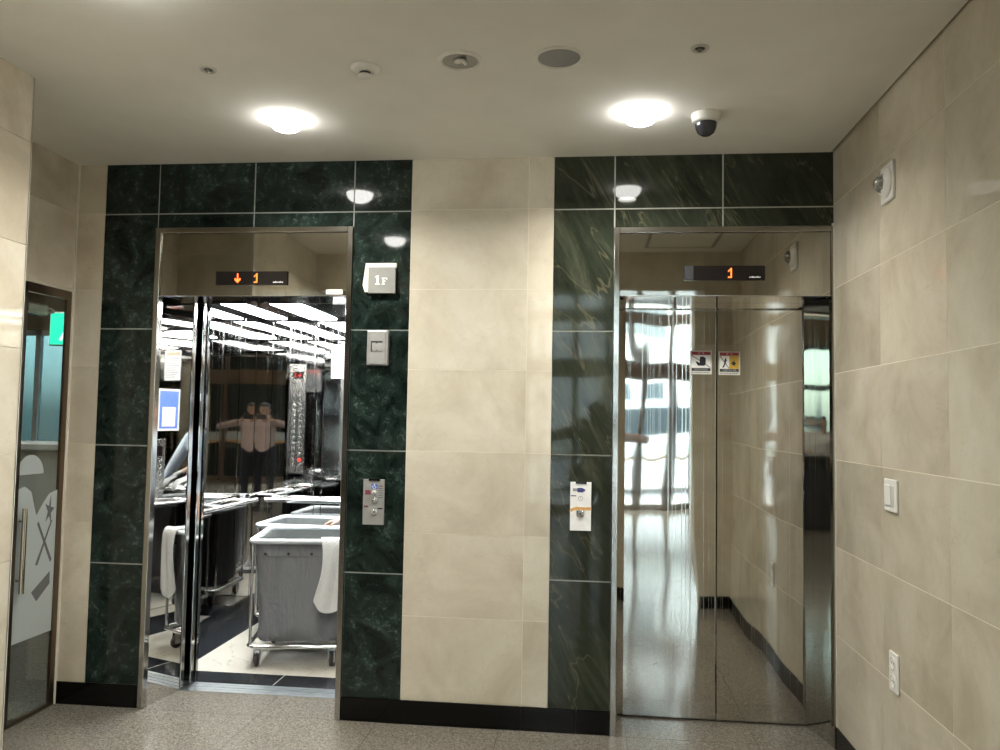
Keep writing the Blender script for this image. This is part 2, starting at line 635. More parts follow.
def tiles_y(mb, x0, x1, z0, z1, xs, zs, gap, y0=0.0, y1=0.012, mi=0):
    for a, b in cuts(x0, x1, xs):
        for c, d in cuts(z0, z1, zs):
            mb.box(a + (gap if a > x0 + 1e-6 else 0), b - (gap if b < x1 - 1e-6 else 0), y0, y1,
                   c + (gap if c > z0 + 1e-6 else 0), d - (gap if d < z1 - 1e-6 else 0), mi)


def tiles_x(mb, y0, y1, z0, z1, ys, zs, gap, x0, x1, mi=0):
    for a, b in cuts(y0, y1, ys):
        for c, d in cuts(z0, z1, zs):
            mb.box(x0, x1, a + (gap if a > y0 + 1e-6 else 0), b - (gap if b < y1 - 1e-6 else 0),
                   c + (gap if c > z0 + 1e-6 else 0), d - (gap if d < z1 - 1e-6 else 0), mi)


ZB = [B0 + 0.402 * k for k in range(1, 7)]          # beige courses
ZG = [B0 + 0.6015 * k for k in range(1, 5)]         # green courses
WT = 0.14                                           # wall thickness at the lifts
LX0, LX1 = -2.229, -1.181                           # left lift frame, outside
RX0, RX1 = 0.124, 1.150                             # right lift frame, outside

# ------------------------------------------------------------------ setting: lobby shell
YO = -2.28      # plane where the lift alcove opens to the lobby
YF = -9.6       # glazed front of the lobby
HL = 4.0        # lobby ceiling

m = MB()
xs = [-1.60 + 0.6 * k for k in range(-9, 10)]
ys = [-0.012 - 0.6 * k for k in range(0, 17)]
fx0, fx1 = -6.6, 4.0
b = MB()
b.box(fx0, fx1, YF, 0.286, -0.05, -0.0025, 1)
for a, c in cuts(fx0, fx1, xs):
    for d, e in cuts(YF, 0.284, ys):
        if d > -0.02 and not (a < -1.1 and c > -2.4 or c > 0.0):
            continue
        b.box(a + 0.0012, c - 0.0012, d + 0.0012, e - 0.0012, -0.02, 0.0, 0)
struct(b, 'floor', ['granite', 'grout_f'])

b = MB()      # ceiling of the alcove, stopping short of the side wall with a shadow gap
b.box(XL - 0.02, XR - 0.010, YO - 0.0, 0.10, CEIL, CEIL + 0.06, 0)
struct(b, 'ceiling', ['ceiling'])
b = MB()
b.box(XL, XR + 0.02, YO + 0.002, 0.10, CEIL + 0.061, CEIL + 0.08, 0)
b.box(XR - 0.010, XR + 0.02, YO + 0.002, 0.10, CEIL + 0.03, CEIL + 0.06, 0)
struct(b, 'trim_1', ['dark_gap'])
b = MB()
b.box(fx0, fx1, YF, YO - 0.22, HL, HL + 0.1, 0)
struct(b, 'ceiling_lobby', ['ceiling'])

# elevator wall: beige fields
b = MB()
b.box(-2.5215, XL - 0.01, 0.0008, WT, 0, CEIL + 0.06, 1)
tiles_y(b, XL, -2.5215, B0, CEIL, [], ZB, 0.0006)
b.box(-0.8865, -0.1715, 0.0008, WT, 0, CEIL + 0.06, 1)
tiles_y(b, -0.885, -0.173, B0, CEIL, [-0.296], ZB, 0.0010)
struct(b, 'wall_back', ['beige', 'grout_b'])

# green marble surrounds of the two lifts
def surround(name, x0, x1, o0, o1, xmid, mats, TOPO):
    b = MB()
    b.box(x0, o0, 0.003, WT, 0, CEIL + 0.06, 1)
    if o1 < x1 - 0.02:
        b.box(o1, x1, 0.003, WT, 0, CEIL + 0.06, 1)
    b.box(o0, min(o1, x1), 0.003, WT, TOPO, CEIL + 0.06, 1)
    g = 0.0034
    tiles_y(b, x0, o0 - g * 0.4, B0, CEIL, [], ZG, g)
    if o1 < x1 - 0.02:
        tiles_y(b, o1 + g * 0.4, x1, B0, CEIL, [], ZG, g)
    tiles_y(b, o0 + g * 1.6, min(o1 - g * 1.6, x1) if o1 < x1 - 0.02 else x1, TOPO + 0.002, CEIL, [xmid], ZG, g)
    struct(b, name, mats)


surround('trim_2', -2.5200, -0.8875, LX0, LX1, -1.709, ['green_l', 'grout_l'], 2.441)
surround('trim_3', -0.1700, XR, RX0, RX1, 0.643, ['green_r', 'grout_r'], 2.423)

b = MB()
b.box(XL, LX0 - 0.001, -0.008, 0.002, 0, B0 - 0.001, 0)
struct(b, 'baseboard_left', ['black_stone'])
b = MB()
for x0, x1 in ((LX1 + 0.001, -0.886), (-0.8855, -0.30), (-0.2995, -0.0355), (-0.035, RX0 - 0.001)):
    b.box(x0, x1, -0.008, 0.002, 0, B0 - 0.001, 0)
struct(b, 'baseboard_center', ['black_stone'])
b = MB()
for k in range(4):
    b.box(XR - 0.008, XR + 0.005, YO + 0.001 if k == 3 else -0.008 - 0.6 * (k + 1) + 0.0006, -0.008 - 0.6 * k, 0, B0 - 0.012, 0)
struct(b, 'baseboard_right', ['black_stone'])

# side wall on the right, with the return at its near end
b = MB()
b.box(XR + 0.0008, XR + 0.15, YO - 0.22, WT, 0, CEIL + 0.06, 1)
tiles_x(b, YO, -0.0005, B0 - 0.010, CEIL + 0.03, [-0.6, -1.2, -1.8], ZB, 0.0016, XR, XR + 0.01)
b.box(0.885, XR, YO - 0.22, YO - 0.004, 0, CEIL, 1)
tiles_y(b, 0.875, XR, 0.0, CEIL, [], ZB, 0.001, YO - 0.004, YO)
struct(b, 'wall_right', ['beige', 'grout_b'])
b = MB()
b.box(0.88, XR - 0.01, YO, YO + 0.008, 0, 0.10, 0)
struct(b, 'baseboard_pier', ['black_stone'])
# pale sealant strips in the corners
b = MB(); b.box(XR - 0.009, XR - 0.0005, -0.014, -0.001, 0, TOPO, 0)
struct(b, 'trim_4', ['sealant'])
b = MB(); b.box(XL + 0.0005, XL + 0.006, -0.012, -0.002, 0, CEIL, 0)
struct(b, 'trim_5', ['sealant'])

# left: recessed wall with a glass door, then the nearer pier
DZ = 2.105
DY0, DY1 = -0.425, -0.022
b = MB()
b.box(XL - 0.04, XL - 0.003, -1.06, DY0, 0, CEIL + 0.06, 1)
b.box(XL - 0.012, XL - 0.003, DY1, 0.0, 0, CEIL + 0.06, 1)
b.box(XL - 0.04, XL - 0.003, DY0, DY1, DZ, CEIL + 0.06, 1)
tiles_x(b, DY1, 0.0, 0, CEIL, [], ZB, 0.0006, XL - 0.01, XL)
tiles_x(b, -1.06, DY0, B0, CEIL, [-1.0], ZB, 0.0006, XL - 0.01, XL)
tiles_x(b, DY0, DY1, DZ, CEIL, [], ZB, 0.001, XL - 0.01, XL)
struct(b, 'wall_left', ['beige', 'grout_b'])
b = MB()
b.box(XL - 0.14, XP - 0.004, YO - 0.22, -1.062, 0, CEIL + 0.06, 1)
tiles_x(b, YO - 0.22, -1.0600, B0, CEIL, [-1.66, -2.26], [z - 0.0 for z in ZB], 0.0008, XP - 0.006, XP)
tiles_y(b, XL, XP, B0, CEIL, [], ZB, 0.0008, -1.064, -1.06)
struct(b, 'wall_pier', ['beige', 'grout_b'])
b = MB(); b.box(XP - 0.012, XP + 0.0015, -1.0595, -1.0565, B0, CEIL, 0)
struct(b, 'trim_6', ['sealant'])
b = MB()
b.box(XL, XP + 0.008, -1.062, -1.052, 0, B0, 0); b.box(XP - 0.002, XP + 0.008, YO - 0.2, -1.06, 0, B0, 0)
struct(b, 'baseboard_near', ['black_stone'])

# beam over the way into the alcove and the lobby walls behind the viewer
b = MB()
b.box(XP - 0.004, 0.875, YO - 0.22, YO, 2.48, HL, 0)
b.box(XL - 0.14, XP - 0.004, YO - 0.22, YO, CEIL + 0.07, HL, 0); b.box(0.875, XR + 0.15, YO - 0.22, YO, CEIL + 0.07, HL, 0)
struct(b, 'wall_lintel', ['beige'])
b = MB()
b.box(fx0 - 0.1, XL - 0.14, YO - 0.22, YO - 0.06, 0, HL, 0)
b.box(XR + 0.15, fx1 + 0.1, YO - 0.22, YO - 0.06, 0, HL, 0)
b.box(fx1, fx1 + 0.1, YF, YO - 0.22, 0, HL, 0)
b.box(fx0 - 0.1, fx0, -3.6, YO - 0.22, 0, HL, 0); b.box(fx0 - 0.1, fx0, YF, -3.6, 2.9, HL, 0)
struct(b, 'wall_lobby', ['lobby_wall'])
b = MB()
for i in range(6):
    y = YF + 0.06 + (6.0 - 0.12) * i / 5
    b.box(fx0 - 0.08, fx0 - 0.01, y - 0.04, y + 0.04, 0, 2.9, 0)
for z0, z1 in ((0, 0.1), (2.1, 2.2), (2.82, 2.9)):
    b.box(fx0 - 0.08, fx0 - 0.01, YF, -3.6, z0, z1, 0)
w3 = struct(b, 'window_3', ['bronze'])
b = MB(); b.box(fx0 - 0.05, fx0 - 0.04, YF, -3.6, 0.05, 2.85, 0); struct(b, 'glazing', ['teal_glass'], w3)

# glazed front of the lobby
b = MB()
fr = MB()
posts = [-6.5, -5.2, -3.9, -2.6, -1.35, -0.75, -0.2, 0.35, 0.86, 1.40, 1.80, 2.9, 3.95]
for x in posts:
    fr.box(x - 0.05, x + 0.05, YF - 0.06, YF + 0.06, 0, HL, 0)
for z0, z1 in ((0.0, 0.10), (2.20, 2.52), (3.15, 3.35), (3.9, HL)):
    fr.box(-6.6, 4.0, YF - 0.055, YF + 0.055, z0, z1, 0)
win = struct(fr, 'window_1', ['bronze'])
gp = MB()
gp.box(-0.95, 1.80, YF - 0.006, YF + 0.006, 0.05, HL - 0.05, 0)
struct(gp, 'glazing', ['glass'], win)
gp = MB()
gp.box(-6.55, -0.95, YF - 0.02, YF + 0.006, 0.05, HL - 0.05, 0); gp.box(1.80, 3.95, YF - 0.02, YF + 0.006, 0.05, HL - 0.05, 0)
struct(gp, 'dark_glazing', ['dark_panel'], win)
bd = MB()
for x0, x1 in zip(posts[:-1], posts[1:]):
    n = 10
    top = 1.10
    pl_ = [(x0 + 0.05, top), (x0 + 0.05, 0.93)] + [(x0 + 0.05 + (x1 - x0 - 0.1) * i / n, 0.93 - 0.05 * math.sin(PI * i / n)) for i in range(1, n)] + [(x1 - 0.05, 0.93), (x1 - 0.05, top)]
    bd.prism(pl_, 'y', YF + 0.008, YF + 0.011, 0)
    pl2 = [(x0 + 0.05, 0.925), (x0 + 0.05, 0.88)] + [(x0 + 0.05 + (x1 - x0 - 0.1) * i / n, 0.88 - 0.05 * math.sin(PI * i / n)) for i in range(1, n)] + [(x1 - 0.05, 0.88), (x1 - 0.05, 0.925)] + \
          [(x1 - 0.05 - (x1 - x0 - 0.1) * i / n, 0.925 - 0.05 * math.sin(PI * i / n)) for i in range(1, n)]
    bd.prism(pl2, 'y', YF + 0.008, YF + 0.011, 1)
struct(bd, 'safety_band', ['film', 'orange_ink'], win)

# street outside
b = MB(); b.box(-40, 40, -60, YF - 0.06, -0.16, -0.06, 0)
o = b.build('street_ground', ['asphalt'], kind='structure')

bl = thing('street_building', 'pale grey building across the street outside the glazed front', 'building', (0, -24, 0))
b = MB(); b.box(-22, 24, -32, -24, -0.06, 11, 0); b.build('wall', ['facade_paint'], bl)
for i in range(9):
    for j in range(3):
        x = -18 + 4.6 * i; z = 1.0 + 3.4 * j
        w = MB(); w.box(x, x + 2.2, -24.0, -23.9, z, z + 1.9, 0)
        w.box(x + 0.08, x + 1.06, -23.91, -23.885, z + 0.08, z + 1.82, 1); w.box(x + 1.14, x + 2.12, -23.91, -23.885, z + 0.08, z + 1.82, 1)
        w.build('window', ['white_paint', 'window_dark'], bl)

vn = thing('parked_van', 'white van parked on the street outside the glazed front', 'van', (1.4, -14.2, 0))
prof = [(-2.3, 0.35), (-2.3, 1.0), (-1.75, 1.18), (-1.2, 1.85), (-0.9, 1.95), (2.2, 1.95), (2.3, 1.7), (2.3, 0.35)]
b = MB(); b.prism([(1.4 + x, z) for x, z in prof], 'y', -15.05, -13.35, 0); b.build('body', ['van_paint'], vn)
b = MB()
b.prism([(1.4 - 1.5, 1.22), (1.4 - 1.05, 1.74), (1.4 - 0.35, 1.78), (1.4 - 0.35, 1.22)], 'y', -13.352, -13.335, 0)
b.prism([(1.4 - 0.25, 1.22), (1.4 - 0.25, 1.78), (1.4 + 0.85, 1.78), (1.4 + 0.85, 1.22)], 'y', -13.352, -13.335, 0)
b.prism([(1.4 + 0.95, 1.22), (1.4 + 0.95, 1.78), (1.4 + 2.05, 1.75), (1.4 + 2.05, 1.22)], 'y', -13.352, -13.335, 0)
b.build('side_windows', ['window_dark'], vn)
for dx in (-1.45, 1.45):
    for y in (-13.45, -14.95):
        w = MB(); w.lathe([(0.0, -0.1), (0.30, -0.1), (0.34, -0.06), (0.34, 0.06), (0.30, 0.1), (0.0, 0.1)], (1.4 + dx, y, 0.28), 'y', 28, 0)
        wo = w.build('wheel', ['rubber'], vn)
        h = MB(); h.lathe([(0.0, -0.11), (0.18, -0.11), (0.20, 0.11), (0.0, 0.11)], (1.4 + dx, y, 0.28), 'y', 20, 0)
        h.build('hub', ['satin'], wo)

# ------------------------------------------------------------------ room behind the glass door on the left
GX0, GX1, GY0, GY1 = -6.4, -2.80, -1.2, 3.6
b = MB(); b.box(GX0, XL - 0.0, GY0, GY1, -0.05, -0.026, 1)
for i in range(6):
    for j in range(8):
        x = GX0 + 0.6 * i; y = GY0 + 0.6 * j
        b.box(x + 0.002, min(x + 0.598, XL - 0.01), y + 0.002, min(y + 0.598, GY1), -0.026, -0.002, 0)
struct(b, 'floor_side', ['granite', 'grout_f'])
b = MB()
b.box(GX0 - 0.1, GX0, GY0, GY1, 0, 2.75, 0)
b.box(GX0, -5.95, GY1, GY1 + 0.1, 0, 2.75, 0); b.box(-5.12, GX1 + 0.1, GY1, GY1 + 0.1, 0, 2.75, 0)
b.box(-5.95, -5.12, GY1, GY1 + 0.1, 2.30, 2.75, 0); b.box(-5.95, -5.12, GY1, GY1 + 0.1, 0, 0.95, 0)
b.box(GX1, GX1 + 0.08, WT, GY1, 0, 2.75, 0)
b.box(GX0 - 0.1, GX1, GY0 - 0.1, GY0, 0, 2.75, 0)
struct(b, 'wall_side', ['lobby_wall'])
b = MB(); b.box(GX0 - 0.1, XL - 0.14, GY0 - 0.1, GY1 + 0.1, 2.75, 2.82, 0)
struct(b, 'ceiling_side', ['ceiling'])
t_ = thing('lobby_lamp', 'added square ceiling lamp brightening the room behind the glass door', 'ceiling light', (-4.3, 1.2, 2.75))  # lamp added only to brighten the side room
b = MB(); b.box(-4.65, -3.95, 0.85, 1.55, 2.72, 2.75, 0, 0.004); b.build('housing', ['white_plastic'], t_)
b = MB(); b.box(-4.62, -3.98, 0.88, 1.52, 2.714, 2.721, 0); b.build('lens', ['side_fill'], t_)
b = MB()
for x in (-5.95, -5.53, -5.17):
    b.box(x, x + 0.05, GY1 + 0.02, GY1 + 0.07, 0.95, 2.30, 0)
b.box(-5.95, -5.12, GY1 + 0.02, GY1 + 0.07, 0.95, 1.0, 0); b.box(-5.95, -5.12, GY1 + 0.02, GY1 + 0.07, 2.25, 2.30, 0)
w2 = struct(b, 'window_2', ['white_paint'])
b = MB(); b.box(-5.93, -5.14, GY1 + 0.04, GY1 + 0.05, 0.97, 2.28, 0); struct(b, 'glazing', ['side_glass'], w2)

ct = thing('side_counter', 'white counter with a drawer line seen through the glass door', 'counter', (-4.1, 1.7, 0))
b = MB(); b.box(-4.6, -3.6, 1.55, 2.0, 0, 1.20, 0, 0.006); b.build('body', ['white_plastic'], ct)
b = MB(); b.box(-4.65, -3.55, 1.5, 2.05, 1.20, 1.25, 0, 0.008); b.build('worktop', ['white_paint'], ct)
for k in range(4):
    b = MB(); b.lathe([(0.0, 0.0), (0.012, 0.0), (0.012, -0.012), (0.0, -0.014)], (-4.35 + 0.2 * k, 1.55, 1.10), 'y', 14, 0, True, True)
    b.build('knob', ['grey_plastic'], ct)

ex = thing('exit_sign', 'green lit exit sign seen high up through the glass door', 'sign', (-3.615, 1.35, 2.06))
b = MB(); b.box(-3.770, -3.470, 1.35, 1.39, 1.945, 2.185, 0, 0.006); b.build('housing', ['white_plastic'], ex)
b = MB(); b.box(-3.760, -3.480, 1.346, 1.352, 1.955, 2.175, 0); b.build('lit_panel', ['exit_green'], ex)
b = MB()          # running figure and doorway
b.box(-3.570, -3.495, 1.342, 1.347, 1.97, 2.15, 0)
b.lathe([(0.0, 1.343), (0.014, 1.343), (0.014, 1.347), (0, 1.347)], (-3.645, 0, 2.13), 'y', 14, 0)
b.prism([(-3.660, 2.11), (-3.630, 2.115), (-3.615, 2.05), (-3.585, 2.01), (-3.600, 2.0), (-3.635, 2.04), (-3.670, 1.98), (-3.690, 1.985), (-3.655, 2.05)], 'y', 1.343, 1.347, 0)
b.build('pictogram', ['exit_white'], ex)
b = MB(); b.tube([(-3.615, 1.37, 2.18), (-3.615, 1.37, 2.75)], 0.008, 10); b.build('hanger', ['white_plastic'], ex)

# glass door itself
b = MB()
f = 0.036
b.box(XL - 0.012, XL + 0.004, DY1 - f, DY1, 0.0, DZ, 0, 0.002); b.box(XL - 0.030, XL + 0.004, DY0, DY0 + f + 0.04, 0.0, DZ, 0, 0.002)
b.box(XL - 0.020, XL + 0.004, DY0 + f, DY1 - f, DZ - 0.045, DZ, 0); b.box(XL - 0.020, XL + 0.004, DY0 + f, DY1 - f, 0.0, 0.018, 0)
d1 = struct(b, 'door_1', ['bronze'])
b = MB(); b.box(XL - 0.009, XL - 0.004, DY0 + f, DY1 - f, 0.015, DZ - 0.05, 0)
pane = struct(b, 'glass_pane', ['glass'], d1)
def arc(cy, cz, r, a0, a1, n=22):
    return [(cy + r * math.cos(math.radians(a0 + (a1 - a0) * i / n)), cz + r * math.sin(math.radians(a0 + (a1 - a0) * i / n))) for i in range(n + 1)]
b = MB()
b.prism(arc(-0.265, 1.175, 0.095, 0, 180), 'x', XL - 0.0038, XL - 0.0030, 0)
y1 = DY1 - f; y0 = DY0 + f
b.prism([(y0, 0.38), (y1, 0.38), (y1, 1.085), (-0.12, 1.07), (-0.16, 1.03), (-0.21, 0.97), (-0.25, 1.09), (-0.30, 1.12), (y0, 1.10)], 'x', XL - 0.0038, XL - 0.0030, 0)
struct(b, 'frosted_film', ['film'], pane)
b = MB()
st = []
for k in range(10):
    r = 0.060 if k % 2 == 0 else 0.020
    a = math.radians(80 + 36 * k)
    st.append((-0.112 + r * 0.62 * math.cos(a), 0.985 + r * 1.3 * math.sin(a)))
b.prism(st, 'x', XL - 0.0029, XL - 0.0022, 0)
b.prism([(-0.085, 0.94), (-0.10, 0.93), (-0.20, 0.73), (-0.185, 0.725)], 'x', XL - 0.0029, XL - 0.0022, 0)
b.prism([(-0.20, 0.93), (-0.19, 0.94), (-0.08, 0.74), (-0.09, 0.725)], 'x', XL - 0.0029, XL - 0.0022, 0)
b.prism([(-0.22, 0.60), (-0.09, 0.68), (-0.085, 0.62), (-0.18, 0.55)], 'x', XL - 0.0029, XL - 0.0022, 0)
struct(b, 'star_decal', ['grey_ink'], pane)
b = MB()
b.tube([(XL + 0.03, -0.335, 0.62), (XL + 0.03, -0.335, 1.02)], 0.013, 14)
for z in (0.68, 0.96):
    b.tube([(XL + 0.03, -0.335, z), (XL - 0.004, -0.335, z)], 0.008, 10)
struct(b, 'door_handle', ['chrome'], d1)
b = MB()
b.box(XL - 0.10, XL - 0.05, -0.33, -0.12, 1.965, 2.02, 0, 0.006); b.box(XL - 0.09, XL - 0.06, -0.12, -0.06, 1.985, 2.01, 0, 0.004)
struct(b, 'door_closer', ['chrome'], d1)

# ------------------------------------------------------------------ lift entrances
def entrance(name, label, o0, o1, i0, i1, depth, right_c, TOPO):
    """steel frame, mirror panel over the doors, splayed reveals and soffit"""
    t = thing(name, label, 'elevator', ((o0 + o1) / 2, 0, 0))
    c = 0.028
    yf = -0.016
    b = MB()
    b.box(o0, o0 + c, yf, 0.03, 0, TOPO, 0, 0.0025)
    b.box(o1 - right_c, o1, yf, 0.03, 0, TOPO, 0, 0.0025)
    b.box(o0 + c, o1 - right_c, yf, 0.03, TOPO - 0.028, TOPO, 0, 0.0025)
    b.build('frame', ['casing'], t)
    b = MB()
    b.box(o0 + c - 0.001, o1 - right_c + 0.001, -0.004, 0.03, TRB, TOPO - 0.030, 0)
    tp = b.build('transom_panel', ['mir_trans'], t)
    b = MB()   # bright lip under the panel
    b.box(o0 + c, o1 - right_c, -0.006, 0.0305, TRB - 0.004, TRB, 0)
    b.build('panel_lip', ['satin'], tp)
    b = MB(); b.box(i0 - 0.02, i1 + 0.02, 0.032, depth, TRB, TRB + 0.02, 0); b.build('soffit', ['mir_rev'], t)
    b = MB(); b.prism([(o0 + c, 0.028), (i0, depth), (i0 - 0.02, depth), (o0 + c - 0.02, 0.028)][::-1], 'z', 0.0, TRB, 0); b.build('reveal', ['mir_rev'], t)
    b = MB(); b.prism([(o1 - right_c, 0.028), (o1 - right_c + 0.02, 0.028), (i1 + 0.02, depth), (i1, depth)][::-1], 'z', 0.0, TRB, 0); b.build('reveal', ['mir_rev'], t)
    return t, tp


LI0, LI1, LD = -2.156, -1.262, 0.268
RI0, RI1, RD = 0.196, 1.084, 0.252
entL, tpL = entrance('elevator_entrance', 'elevator entrance standing open onto the laundry carts, in dark green marble', LX0, LX1, LI0, LI1, LD, 0.028, 2.441)
entR, tpR = entrance('elevator_entrance', 'elevator entrance with closed mirror doors beside the beige side wall', RX0, RX1, RI0, RI1, RD, 0.009, 2.423)

# open doors of the lift on the left (leaves pushed back into the wall)
for nm, x0, x1 in (('door_panel', LI0 - 0.47, LI0 + 0.004), ('door_panel', LI1 - 0.004, LI1 + 0.45)):
    b = MB(); b.box(x0, x1, 0.274, 0.306, 0.012, TRB + 0.03, 0, 0.002); lf = b.build(nm, ['mir_hall'], entL)
    e = x1 if nm == 'door_panel' and x1 < -1.9 else x0
    b = MB(); b.box(e - 0.002, e + 0.002, 0.275, 0.305, 0.013, TRB + 0.03, 0); b.build('edge_strip', ['casing'], lf)
for x0, x1 in ((LI0 - 0.46, LI0 + 0.016), (LI1 - 0.016, LI1 + 0.45)):
    b = MB(); b.box(x0, x1, 0.360, 0.392, 0.012, TRB + 0.03, 0, 0.002); lf = b.build('inner_door_panel', ['mir_car'], entL)
    e = x1 if x1 < -1.9 else x0
    b = MB(); b.box(e - 0.002, e + 0.002, 0.361, 0.391, 0.013, TRB + 0.03, 0); b.build('edge_strip', ['casing'], lf)
b = MB()
for y0, y1 in ((0.285, 0.350), (0.357, 0.424)):
    k = 2
    w = (y1 - y0)
    b.box(LI0 - 0.3, LI1 + 0.3, y0, y1, -0.03, -0.008, 0)
    for i in range(k):
        a = y0 + w * i / k
        b.box(LI0 - 0.3, LI1 + 0.3, a + (0.004 if i else 0), a + w / k - 0.004, -0.008, 0.001, 0)
b.build('sill', ['alu'], entL)
# sticker under the panel of the open lift
b = MB(); b.box(-1.315, -1.230, -0.0060, -0.0045, TRB + 0.004, TRB + 0.028, 0)
b.box(-1.305, -1.24, -0.0066, -0.0060, TRB + 0.013, TRB + 0.018, 1)
b.build('label_plate', ['paper', 'grey_ink'], tpL)

# closed doors of the lift on the right
XS = 0.654
leafs = []
for x0, x1 in ((RI0 - 0.03, XS - 0.0018), (XS + 0.0018, RI1 + 0.03)):
    b = MB(); b.box(x0, x1, RD + 0.003, RD + 0.036, 0.008, TRB + 0.03, 0, 0.0025)
    leafs.append(b.build('door_panel', ['mir_hall'], entR))
b = MB(); b.box(RI0 - 0.1, RI1 + 0.1, 0.287, RD + 0.12, -0.03, 0.0, 0); b.build('sill', ['alu'], entR)


def sticker(x0, x1, z0, z1, leaf, which):
    y = RD + 0.003
    def PT(u, v):            # u 0..1 left-right, v 0..1 bottom-top
        return (x0 + (x1 - x0) * u, z0 + (z1 - z0) * v)
    b = MB()
    b.box(x0, x1, y - 0.0010, y - 0.0002, z0, z1, 0)
    def q(u0, u1, v0, v1, mi, lay=1):
        a = PT(u0, v0); c = PT(u1, v1)
        b.box(a[0], c[0], y - 0.0010 - 0.0003 * lay, y - 0.0010, a[1], c[1], mi)
    def poly(pts, mi, lay=2):
        b.prism([PT(*p) for p in pts], 'y', y - 0.0010 - 0.0003 * lay, y - 0.0010, mi)
    def tx(s, u, v, size, mi):
        p = PT(u, v)
        b.text(s, size, lambda X, Y, Z: (p[0] + X, y - 0.0010 - 0.0010 - Z * 0.3, p[1] + Y), 0.0005, mi)
    H = z1 - z0
    q(0.06, 0.94, 0.82, 0.96, 2)
    q(0.06, 0.94, 0.14, 0.26, 3)
    tx('주  의', 0.5, 0.885, H * 0.11, 0)
    if which == 0:
        q(0.06, 0.94, 0.27, 0.81, 1)
        poly([(0.36, 0.36), (0.66, 0.36), (0.72, 0.44), (0.72, 0.68), (0.66, 0.72), (0.66, 0.74), (0.60, 0.74), (0.59, 0.76), (0.53, 0.76), (0.52, 0.74), (0.46, 0.74), (0.44, 0.70), (0.44, 0.48), (0.29, 0.55), (0.25, 0.52)], 3)
        poly([(0.06, 0.79), (0.08, 0.81), (0.94, 0.30), (0.92, 0.28)], 3, 3)
        tx('손대지 마시오', 0.5, 0.195, H * 0.095, 0)
    else:
        q(0.06, 0.49, 0.27, 0.81, 1); q(0.50, 0.94, 0.27, 0.81, 4)
        poly([(0.30, 0.70), (0.35, 0.72), (0.36, 0.66), (0.40, 0.60), (0.36, 0.60), (0.33, 0.50), (0.30, 0.42), (0.24, 0.32), (0.16, 0.32), (0.22, 0.40), (0.26, 0.50), (0.27, 0.62)], 3)
        poly([(0.06, 0.79), (0.08, 0.81), (0.49, 0.30), (0.47, 0.28)], 3, 3)
        poly([(0.68, 0.40), (0.62, 0.46), (0.56, 0.48), (0.63, 0.51), (0.61, 0.60), (0.68, 0.55), (0.73, 0.64), (0.76, 0.53), (0.84, 0.50), (0.76, 0.46), (0.78, 0.37), (0.71, 0.42)], 3)
        tx('기대면 추락 위험', 0.5, 0.195, H * 0.085, 0)
    for k in range(6):
        q(0.08 + 0.14 * k, 0.18 + 0.14 * k, 0.06, 0.09, 5)
    b.build('warning_sticker', ['sticker', 'paper', 'red_ink', 'black_ink', 'yellow_ink', 'grey_ink'], leaf,
            label=('hand warning sticker' if which == 0 else 'half yellow falling-person warning sticker'))


sticker(0.5230, 0.6300, 1.727, 1.847, leafs[0], 0)
sticker(0.6640, 0.7705, 1.724, 1.844, leafs[1], 1)

# floor displays on the panels
def dots(b, rows, x, z, cell, y0, y1, mi=0):
    for j, r in enumerate(rows):
        for i, ch in enumerate(r):
            if ch == '#':
                b.box(x + i * cell, x + (i + 1) * cell * 1.0, y0, y1, z - (j + 1) * cell, z - j * cell, mi)


ARROW = ['...#...', '...#...', '...#...', '...#...', '.#.#.#.', '.#####.', '..###..', '...#...']
ONE = ['...#', '..##', '.#.#', '...#', '...#', '...#', '...#', '.###']


def display(label, x0, x1, z0, z1, arrow_x, one_x, sensor):
    t = thing('floor_indicator', label, 'display', ((x0 + x1) / 2, -0.004, z0))
    b = MB(); b.box(x0, x1, -0.013, -0.0045, z0, z1, 0, 0.001); b.build('housing', ['black_plastic'], t)
    c = 0.0060
    zc = (z0 + z1) / 2 + 4 * c
    if arrow_x:
        b = MB(); dots(b, ARROW, arrow_x - 3.5 * c, zc, c, -0.0142, -0.0130); b.build('arrow', ['led'], t)
    b = MB(); dots(b, ONE, one_x - 2 * c, zc, c, -0.0142, -0.0130); b.build('digit', ['led'], t)
    b = MB()           # small pale maker's mark, slanted strokes
    bx = x1 - 0.075
    for k in range(9):
        h = 0.0085 if k in (2, 6) else 0.0055
        b.prism([(bx + k * 0.006, z0 + 0.011), (bx + k * 0.006 + 0.0035, z0 + 0.011), (bx + k * 0.006 + 0.0055, z0 + 0.011 + h), (bx + k * 0.006 + 0.002, z0 + 0.011 + h)], 'y', -0.0138, -0.013, 0)
    b.build('maker_mark', ['white_ink'], t)
    if sensor:
        b = MB(); b.box(x0 + 0.002, x0 + 0.045, -0.0155, -0.013, z0 + 0.003, z1 - 0.001, 0, 0.001)
        b.build('tape_patch', ['dark_plastic'], t)
    return t


display('black floor display with an orange down arrow and 1, over the open elevator', -1.897, -1.517, 2.143, 2.213, -1.780, -1.687, False)
display('black floor display with an orange 1 only, over the closed mirror doors', 0.458, 0.838, 2.163, 2.233, None, 0.671, True)

# dark shaft behind the wall so no light leaks round the lifts
b = MB()
b.box(-2.70, -2.58, WT, 2.2, -0.05, 2.75, 0); b.box(-0.78, 0.06, WT, 2.2, -0.05, 2.75, 0)
b.box(-2.70, 1.35, 2.15, 2.25, -0.05, 2.75, 0); b.box(-2.70, 1.35, WT, 2.25, 2.60, 2.75, 0)
b.box(1.25, 1.35, WT, 2.2, -0.05, 2.75, 0)
b.box(-2.70, 1.35, 0.30, 2.25, -0.12, -0.05, 0)
struct(b, 'wall_shaft', ['shaft'])

